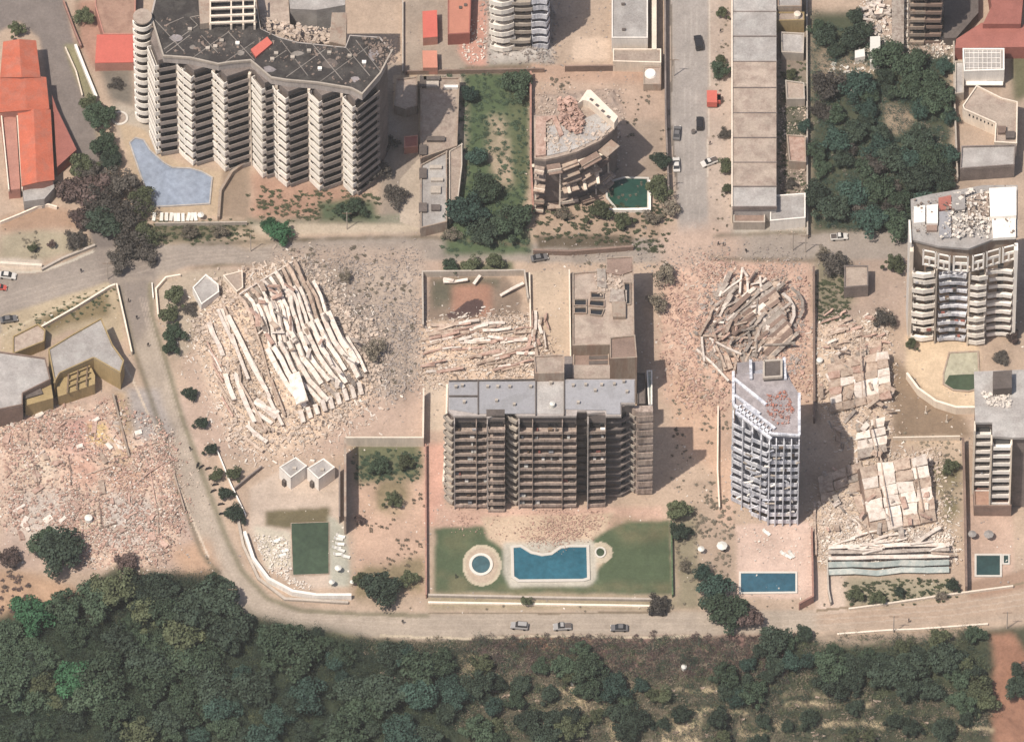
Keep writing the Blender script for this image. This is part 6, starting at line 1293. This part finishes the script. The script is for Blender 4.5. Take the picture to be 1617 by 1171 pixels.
cover('dry_scrub', [(0,895),(130,940),(60,990),(-5,990)], 60, 'brown', 'brown scrub at the left edge', .5, 1.4)
cover('undergrowth', [(840,400),(1060,395),(1060,440),(1000,440),(900,415)], 80, 'dusty', 'roadside weeds near the tan ruined block', .4, 1.0)
cover('undergrowth', [(1290,440),(1345,440),(1345,500),(1290,520)], 90, 'olive', 'weeds in the lot west of the square flat-roofed house', .4, 1.1)

cover('undergrowth', [(0,372),(150,380),(150,395),(0,412)], 60, 'dusty', 'dusty weeds on the bank under the long orange hall', .4, 1.0)
cover('undergrowth', [(0,520),(180,448),(190,480),(60,520)], 60, 'olive', 'olive weeds in the small yard at the street bend', .3, .8)
cover('dry_scrub', [(840,120),(1050,110),(1050,300),(960,320),(985,160),(850,140)], 120, 'dusty', 'dusty weeds in the yards around the curved ruined house', .3, .9)
cover('dry_scrub', [(1062,600),(1155,600),(1155,900),(1062,790)], 130, 'dusty', 'dusty weeds between the middle tower and the slim tower', .3, .9)
cover('dry_scrub', [(1415,690),(1515,690),(1520,870),(1490,880),(1480,720)], 80, 'dusty', 'dusty weeds beside the leaning bright plates', .3, .9)
cover('dry_scrub', [(240,700),(330,700),(380,900),(420,950),(390,960),(300,850)], 70, 'dusty', 'dusty weeds along the diagonal street', .25, .7)
cover('dry_scrub', [(580,960),(1300,950),(1600,920),(1600,985),(1300,1005),(600,1010)], 160, 'dusty', 'dusty tufts along the coast road edges', .25, .7)
cover('dry_scrub', [(1130,0),(1156,0),(1156,370),(1126,370)], 40, 'dusty', 'dusty weeds on the street sidewalk', .25, .7)
# ------------------------------------------------------------------ vehicles
def make_car(paint, label, kind='car', group=None):
    t = thing('parked_car' if kind == 'car' else 'pickup_truck', label, kind if kind == 'car' else 'pickup', (0,0,0), group)
    prof = [(-2.2,.35),(-2.2,.8),(-2.05,.95),(-1.2,1.0),(1.1,.95),(2.0,.82),(2.2,.62),(2.2,.35)]
    if kind == 'suv': prof = [(-2.2,.4),(-2.2,1.05),(-1.2,1.1),(1.1,1.08),(2.0,.98),(2.2,.75),(2.2,.4)]
    def loft(prof, secs):
        vs = []; n = len(prof); fs = []
        for (y, sx, sz) in secs: vs += [(x*sx, y, z*sz) for x, z in prof]
        for k in range(len(secs)-1):
            for i in range(n): fs.append((k*n+i, k*n+(i+1) % n, (k+1)*n+(i+1) % n, (k+1)*n+i))
        fs += [tuple(range(n))[::-1], tuple((len(secs)-1)*n+i for i in range(n))]; return vs, fs
    mb = MB(); mb.add(*loft(prof, [(-.9,.96,.94),(-.84,1,1),(.84,1,1),(.9,.96,.94)])); mb.build('body', paint, t)
    g0 = 1.0 if kind != 'suv' else 1.08; gt = 1.42 if kind != 'suv' else 1.75
    if kind == 'pickup': cab = [(-.5,g0),(-.4,gt+.1),(.55,gt+.1),(1.1,g0)]
    elif kind == 'suv': cab = [(-2.1,g0),(-1.95,gt),(.4,gt),(1.0,g0)]
    else: cab = [(-1.7,g0-.03),(-1.05,gt),(.35,gt),(1.1,g0-.03)]
    mb = MB(); mb.add(*loft(cab, [(-.76,1,1),(-.62,.97,1),(.62,.97,1),(.76,1,1)])); mb.build('window', 'glass_dark', t)
    xa, xb = cab[1][0]+.1, cab[2][0]-.1; zt = cab[1][1]; mb = MB(); mb.box(((xa+xb)/2, 0, zt+.02), ((xb-xa)/2, .62, .035)); mb.build('roof', paint, t)
    if kind == 'pickup': mb = MB(); mb.box((-1.35,0,1.03),(.72,.68,.05)); mb.build('cargo_bed','dark_wall',t)
    for sx in (-1.35, 1.35):
        for sy in (-.82, .82):
            mb = MB(); n = 12; vs = [(sx+.33*math.cos(2*math.pi*i/n), sy+o_, .33+.33*math.sin(2*math.pi*i/n)) for o_ in (-.11,.11) for i in range(n)]
            mb.add(vs, [tuple(range(n)), tuple(range(n, 2*n))[::-1]]+[(i,n+i,n+(i+1) % n,(i+1) % n) for i in range(n)]); mb.build('wheel', 'tyre', t)
    for sy in (-.62, .62):
        mb = MB(); mb.box((2.17, sy, .68), (.06,.18,.08)); mb.build('headlight', 'tank_white', t)
    return t
def put(t, px, py, ang, s_=1.0):
    p = P(px, py); t.location = (p.x, p.y, ground_z(p.x, p.y)+.02); t.rotation_euler = (0, 0, R(ang)); t.scale = (s_, s_, s_); return t
put(make_car('car_black','black car parked askew on the right side of the straight street near the top','suv'), 1103, 70, 98, 1.05)
put(make_car('car_black','dark grey car standing in the straight street between two street trees','suv'), 1105, 197, 90, .95)
put(make_car('car_gray','grey car parked at the left kerb of the straight street'), 1069, 212, 85)
put(make_car('car_white','white car at the left kerb of the straight street, below the grey one'), 1068, 262, 92)
put(make_car('car_white','white pickup nosing out from under a street tree','pickup'), 1120, 258, 205)
put(make_car('car_white','white car on the middle road below the wooded lot','pickup'), 1325, 376, 5)
put(make_car('car_white','white car at the left edge of the west road'), 12, 437, -8)
put(make_car('car_red','dull red car just below the white car at the left edge'), 0, 455, -8, .8)
put(make_car('car_silver','silver car with dark windows on the coast road, left of the pickup','suv'), 820, 990, 174)
put(make_car('car_silver','pale pickup with an open dark bed on the coast road','pickup'), 888, 991, 183, 1.05)
put(make_car('car_gray','burnt dusty grey car wreck on the coast road right of the pickup'), 978, 993, 180)
put(make_car('car_black','dark car under the grey leaning tree at the coast road','suv'), 1038, 968, 178)
t = put(make_car('car_gray','burnt-out grey car wreck on the middle road above the ruined lot'), 852, 409, 12)
put(make_car('car_gray','brownish wrecked car half hidden at the roadside by the west houses'), 14, 506, 10)
# red box truck
t = gthing('box_truck', 'small orange-red box truck on the right side of the straight street', 'truck', 1126, 162); p = t.location
mb = MB(); mb.box((p.x-.3,p.y,1.7),(1.3,1.9,1.0)); mb.build('cargo_box','roof_red',t); mb = MB(); mb.box((p.x+1.4,p.y+.2,1.2),(.45,1.1,.8)); mb.build('cab','roof_red',t); mb = MB(); mb.box((p.x+1.45,p.y+.2,1.7),(.48,.9,.3)); mb.build('windshield','glass_dark',t)
for sy in (-1.2, 1.2):
    for sx in (-1.1, 1.0): mb = MB(); mb.box((p.x+sx,p.y+sy,.4),(.4,.14,.4)); mb.cyl((p.x+sx,p.y+sy),.3,.1,.7,8); mb.build('wheel','tyre',t)
# motorcycles at the clipped shrubs
def moto():
    t = thing('motorcycle', 'motorcycle parked in the loose row beside the clipped shrubs', 'motorcycle', (0,0,0), 'motorcycles beside the clipped shrubs')
    for sx in (-.62, .62):
        mb = MB(); n = 10; vs = [(sx+.3*math.cos(2*math.pi*i/n), o_, .3+.3*math.sin(2*math.pi*i/n)) for o_ in (-.06,.06) for i in range(n)]; mb.add(vs, [tuple(range(n)), tuple(range(n,2*n))[::-1]]+[(i,n+i,n+(i+1) % n,(i+1) % n) for i in range(n)]); mb.build('wheel','tyre',t)
    mb = MB(); mb.box((0,0,.55),(.4,.13,.2)); mb.bar((.62,0,.35),(.4,0,.95),.1,.1); mb.bar((-.6,0,.35),(-.2,0,.6),.1,.1); mb.build('frame','car_black',t)
    mb = MB(); mb.box((-.25,0,.8),(.4,.14,.06)); mb.build('seat','cloth_dark',t); mb = MB(); mb.bar((.4,-.36,1.0),(.4,.36,1.0),.05,.05); mb.build('handlebar','tyre',t); return t
m0 = moto(); ms = [(329,741,20),(334,756,35),(340,766,15),(337,776,30),(349,797,10),(351,812,5),(312,735,70),(318,738,40)]
for i, (x, y, a) in enumerate(ms):
    if i == 0: put(m0, x, y, a)
    else: p = P(x, y); copy_tree(m0, (p.x, p.y, ground_z(p.x, p.y)), R(a))
# ------------------------------------------------------------------ loungers, parasols, tanks
def lounger(label, group):
    mb = MB(); mb.box((0,.1,.35),(.35,.75,.06)); mb.bar((0,.8,.38),(0,1.25,.75),.7,.08)
    for sx in (-.28,.28):
        for sy in (-.5,.7): mb.box((sx,sy,.16),(.04,.04,.16))
    o = mb.build('sun_lounger','tank_white'); tag(o, label, 'lounger', group); return o
def row(label, group, spots, rz, sc_=1.2):
    l0 = lounger(label, group)
    for i, (x, y) in enumerate(spots):
        o = l0 if i == 0 else l0.copy()
        if i: COL.objects.link(o)
        p = P(x, y); o.location = (p.x, p.y, ground_z(p.x, p.y)); o.rotation_euler = (0,0,R(rz+random.gauss(0,8))); o.scale = (sc_,)*3
row('white sun lounger in the row along the lower edge of the pale blue pool', 'loungers by the pale blue pool', [(243,346),(255,346),(263,346),(270,346),(277,347),(282,347),(289,347),(297,346),(303,346),(309,346)], 0)
row('white sun lounger in the loose cluster right of the murky green pool', 'loungers in the walled compound', [(537,852),(539,860),(534,866),(536,876),(540,870),(548,880),(540,848)], 80)
row('white sun lounger left of the murky green pool, the uppermost one', None, [(438,854)], 120); row('white sun lounger left of the murky green pool, the lowest one', None, [(447,877)], 120); row('white sun lounger touching the lowest one, left of the murky green pool', None, [(451,870)], 120)
row('white sun lounger lying on the rectangular pool terrace', 'loungers on the rectangular pool terrace', [(1240,877),(1246,880),(1251,878),(1212,843)], 50)
def parasol(px, py, r, m, label):
    t = gthing('parasol', label, 'parasol', px, py); p = t.location; mb = MB(); mb.cyl((p.x,p.y), r, p.z+2.0, p.z+2.6, 8, .08); mb.build('canopy', m, t); mb = MB(); mb.cyl((p.x,p.y), .05, p.z, p.z+2.1, 6); mb.build('pole','dark_wall',t)
parasol(317, 346, .9, 'tank_white', 'small white parasol at the right end of the lounger row')
parasol(534, 903, .9, 'tank_white', 'white parasol right of the murky green pool'); parasol(524, 925, .8, 'tank_white', 'white parasol at the bottom of the walled compound'); parasol(556, 925, .6, 'tank_white', 'small white parasol in the compound corner')
parasol(1107, 873, .9, 'tank_white', 'white parasol on the path left of the slim tower'); parasol(1140, 868, 1.4, 'tank_white', 'large white canopy corner left of the slim tower')
parasol(1535, 850, 1.1, 'roof_gray', 'grey parasol left one of the pair on the lower right terrace'); parasol(1561, 850, 1.3, 'roof_gray', 'grey parasol right one of the pair on the lower right terrace')
def tank(px, py, z, r, label, m='tank_white'):
    p = P(px, py, z) if z else P(px, py); zz = z or ground_z(p.x, p.y); t = thing('water_tank', label, 'tank', (p.x, p.y, zz)); mb = MB(); mb.cyl((p.x,p.y), r, zz, zz+1.2, 16); mb.build('drum', m, t); mb = MB(); mb.cyl((p.x,p.y), r*.95, zz+1.2, zz+1.45, 16, r*.3); mb.build('lid', m, t)
tank(1259, 26, 5.1, .9, 'round cream water tank on the cream flat roof by the terrace row', 'cream'); tank(1294, 578, 0, .8, 'white round tank beside the long brown wall'); tank(140, 826, 0, 1.0, 'bright white tank lying in the west rubble field')
tank(152, 956, 0, .8, 'pale yellowish tank alone in the woods at the lower left', 'cream'); tank(872, 641, H2+.1, .7, 'small white dish-shaped tank on the grey roof of the middle tower')
tank(1080, 1056, 0, .7, 'white tank fallen into the scrub below the coast road'); tank(904, 1080, 0, .5, 'tiny white drum in the scrub under the parked cars')
tank(1354, 90, 3, .5, 'small drum on the square white shed') if False else None
# ------------------------------------------------------------------ poles
def pole(px, py, h, label, arm=1.2):
    t = gthing('utility_pole', label, 'utility pole', px, py); p = t.location; mb = MB(); mb.cyl((p.x,p.y), .14, p.z-.3, p.z+h, 8, .1); mb.build('shaft','concrete',t)
    mb = MB(); mb.bar((p.x-arm,p.y,p.z+h-.5),(p.x+arm,p.y,p.z+h-.5),.12,.12); mb.build('crossarm','wood',t)
for (x, y, lab) in ((1411,998,'utility pole on the south rim of the coast road, left of the dirt track'),(1590,992,'utility pole on the coast road rim above the dirt track'),(1064,120,'utility pole on the left kerb of the straight street'),(1252,395,'utility pole on the middle road near the garages'),(1272,398,'second utility pole on the middle road near the garages'),(396,398,'utility pole on the verge of the middle road by the bright green tree'),(548,362,'utility pole on the pale footpath'),(170,441,'utility pole at the street junction'),(1055,300,'utility pole beside the wall end of the straight street'),(368,955,'utility pole at the coast road bend')): pole(x, y, 7.5, lab)
t = gthing('water_drum','dark round drum on the straight street beside the dark grey car','drum',1095,210); p = t.location; mb = MB(); mb.cyl((p.x,p.y),.55,0,1.0,14); mb.build('drum','car_gray',t); mb = MB(); mb.cyl((p.x,p.y),.5,1.0,1.1,14); mb.build('lid','dark_wall',t)
# ------------------------------------------------------------------ people
def person_mesh():
    bm_v = [(0,0,.95,.15),(0,0,1.2,.16),(0,0,1.42,.15),(0,0,1.52,.06),(0,.02,1.66,.105),(-.2,0,1.4,.06),(-.28,.05,1.12,.045),(-.26,.16,.9,.035),(.2,0,1.4,.06),(.28,-.02,1.12,.045),(.27,.06,.88,.035),(-.1,.02,.85,.09),(-.12,.14,.48,.06),(-.12,.1,.06,.045),(-.12,.22,.04,.04),(.1,-.02,.85,.09),(.12,-.05,.48,.06),(.12,-.2,.06,.045),(.12,-.08,.04,.04)]
    ed = [(0,1),(1,2),(2,3),(3,4),(2,5),(5,6),(6,7),(2,8),(8,9),(9,10),(0,11),(11,12),(12,13),(13,14),(0,15),(15,16),(16,17),(17,18)]
    me = bpy.data.meshes.new('person'); me.from_pydata([v[:3] for v in bm_v], ed, []); ob = bpy.data.objects.new('person', me); COL.objects.link(ob)
    sk = ob.modifiers.new('skin','SKIN'); ob.modifiers.new('sub','SUBSURF').levels = 1
    for i, v in enumerate(bm_v): me.skin_vertices[0].data[i].radius = (v[3], v[3])
    me.skin_vertices[0].data[0].use_root = True; me.materials.append(M['cloth_dark']); return ob
pm = person_mesh()
folk = [(128,430,'person in dark clothes walking in the middle of the west road'),(203,477,'person in dark clothes at the street junction'),(216,504,'person in dark clothes on the street below the junction'),(234,547,'person in dark clothes on the right side of the diagonal street'),(248,416,'person in dark clothes standing where the middle road begins'),(300,711,'person in dark clothes half way down the diagonal street'),(1134,388,'person in dark clothes, left one of two at the crossroads'),(1142,389,'person in dark clothes, right one of two at the crossroads'),(1178,399,'person in dark clothes alone on the middle road south of the terrace row'),(636,984,'person in dark clothes on the coast road below the dark tree'),(1435,982,'person in dark clothes on the coast road at the right'),(1121,229,'person in dark clothes beside the white pickup'),(1138,52,'person in dark clothes on the sidewalk near the top'),(720,912,'person in dark clothes on the lawn by the round pool')]
for i, (x, y, lab) in enumerate(folk):
    o = pm if i == 0 else pm.copy()
    if i: COL.objects.link(o)
    p = P(x, y); o.location = (p.x, p.y, ground_z(p.x, p.y)); o.rotation_euler = (0,0,random.random()*6.28); o.scale = (1.05,)*3; tag(o, lab, 'person')
print('trees', TN[0], 'objects', len(bpy.data.objects))

# ------------------------------------------------------------------ thin dusty haze
HZ = 1.15e-5
hm = bpy.data.materials.new('haze'); hm.use_nodes = True; n = hm.node_tree; n.nodes.remove(n.nodes['Principled BSDF'])
pv = n.nodes.new('ShaderNodeVolumePrincipled'); pv.inputs['Color'].default_value = (.95, .93, .9, 1); pv.inputs['Density'].default_value = HZ; pv.inputs['Anisotropy'].default_value = 0.0
n.links.new(pv.outputs[0], n.nodes['Material Output'].inputs['Volume']); M['haze'] = hm
mb = MB(); mb.box((0, -600, 2060), (4600, 5200, 2085)); o = mb.build('haze', 'haze'); tag(o, 'thin pale dusty haze hanging over the whole district', 'haze', kind='stuff')
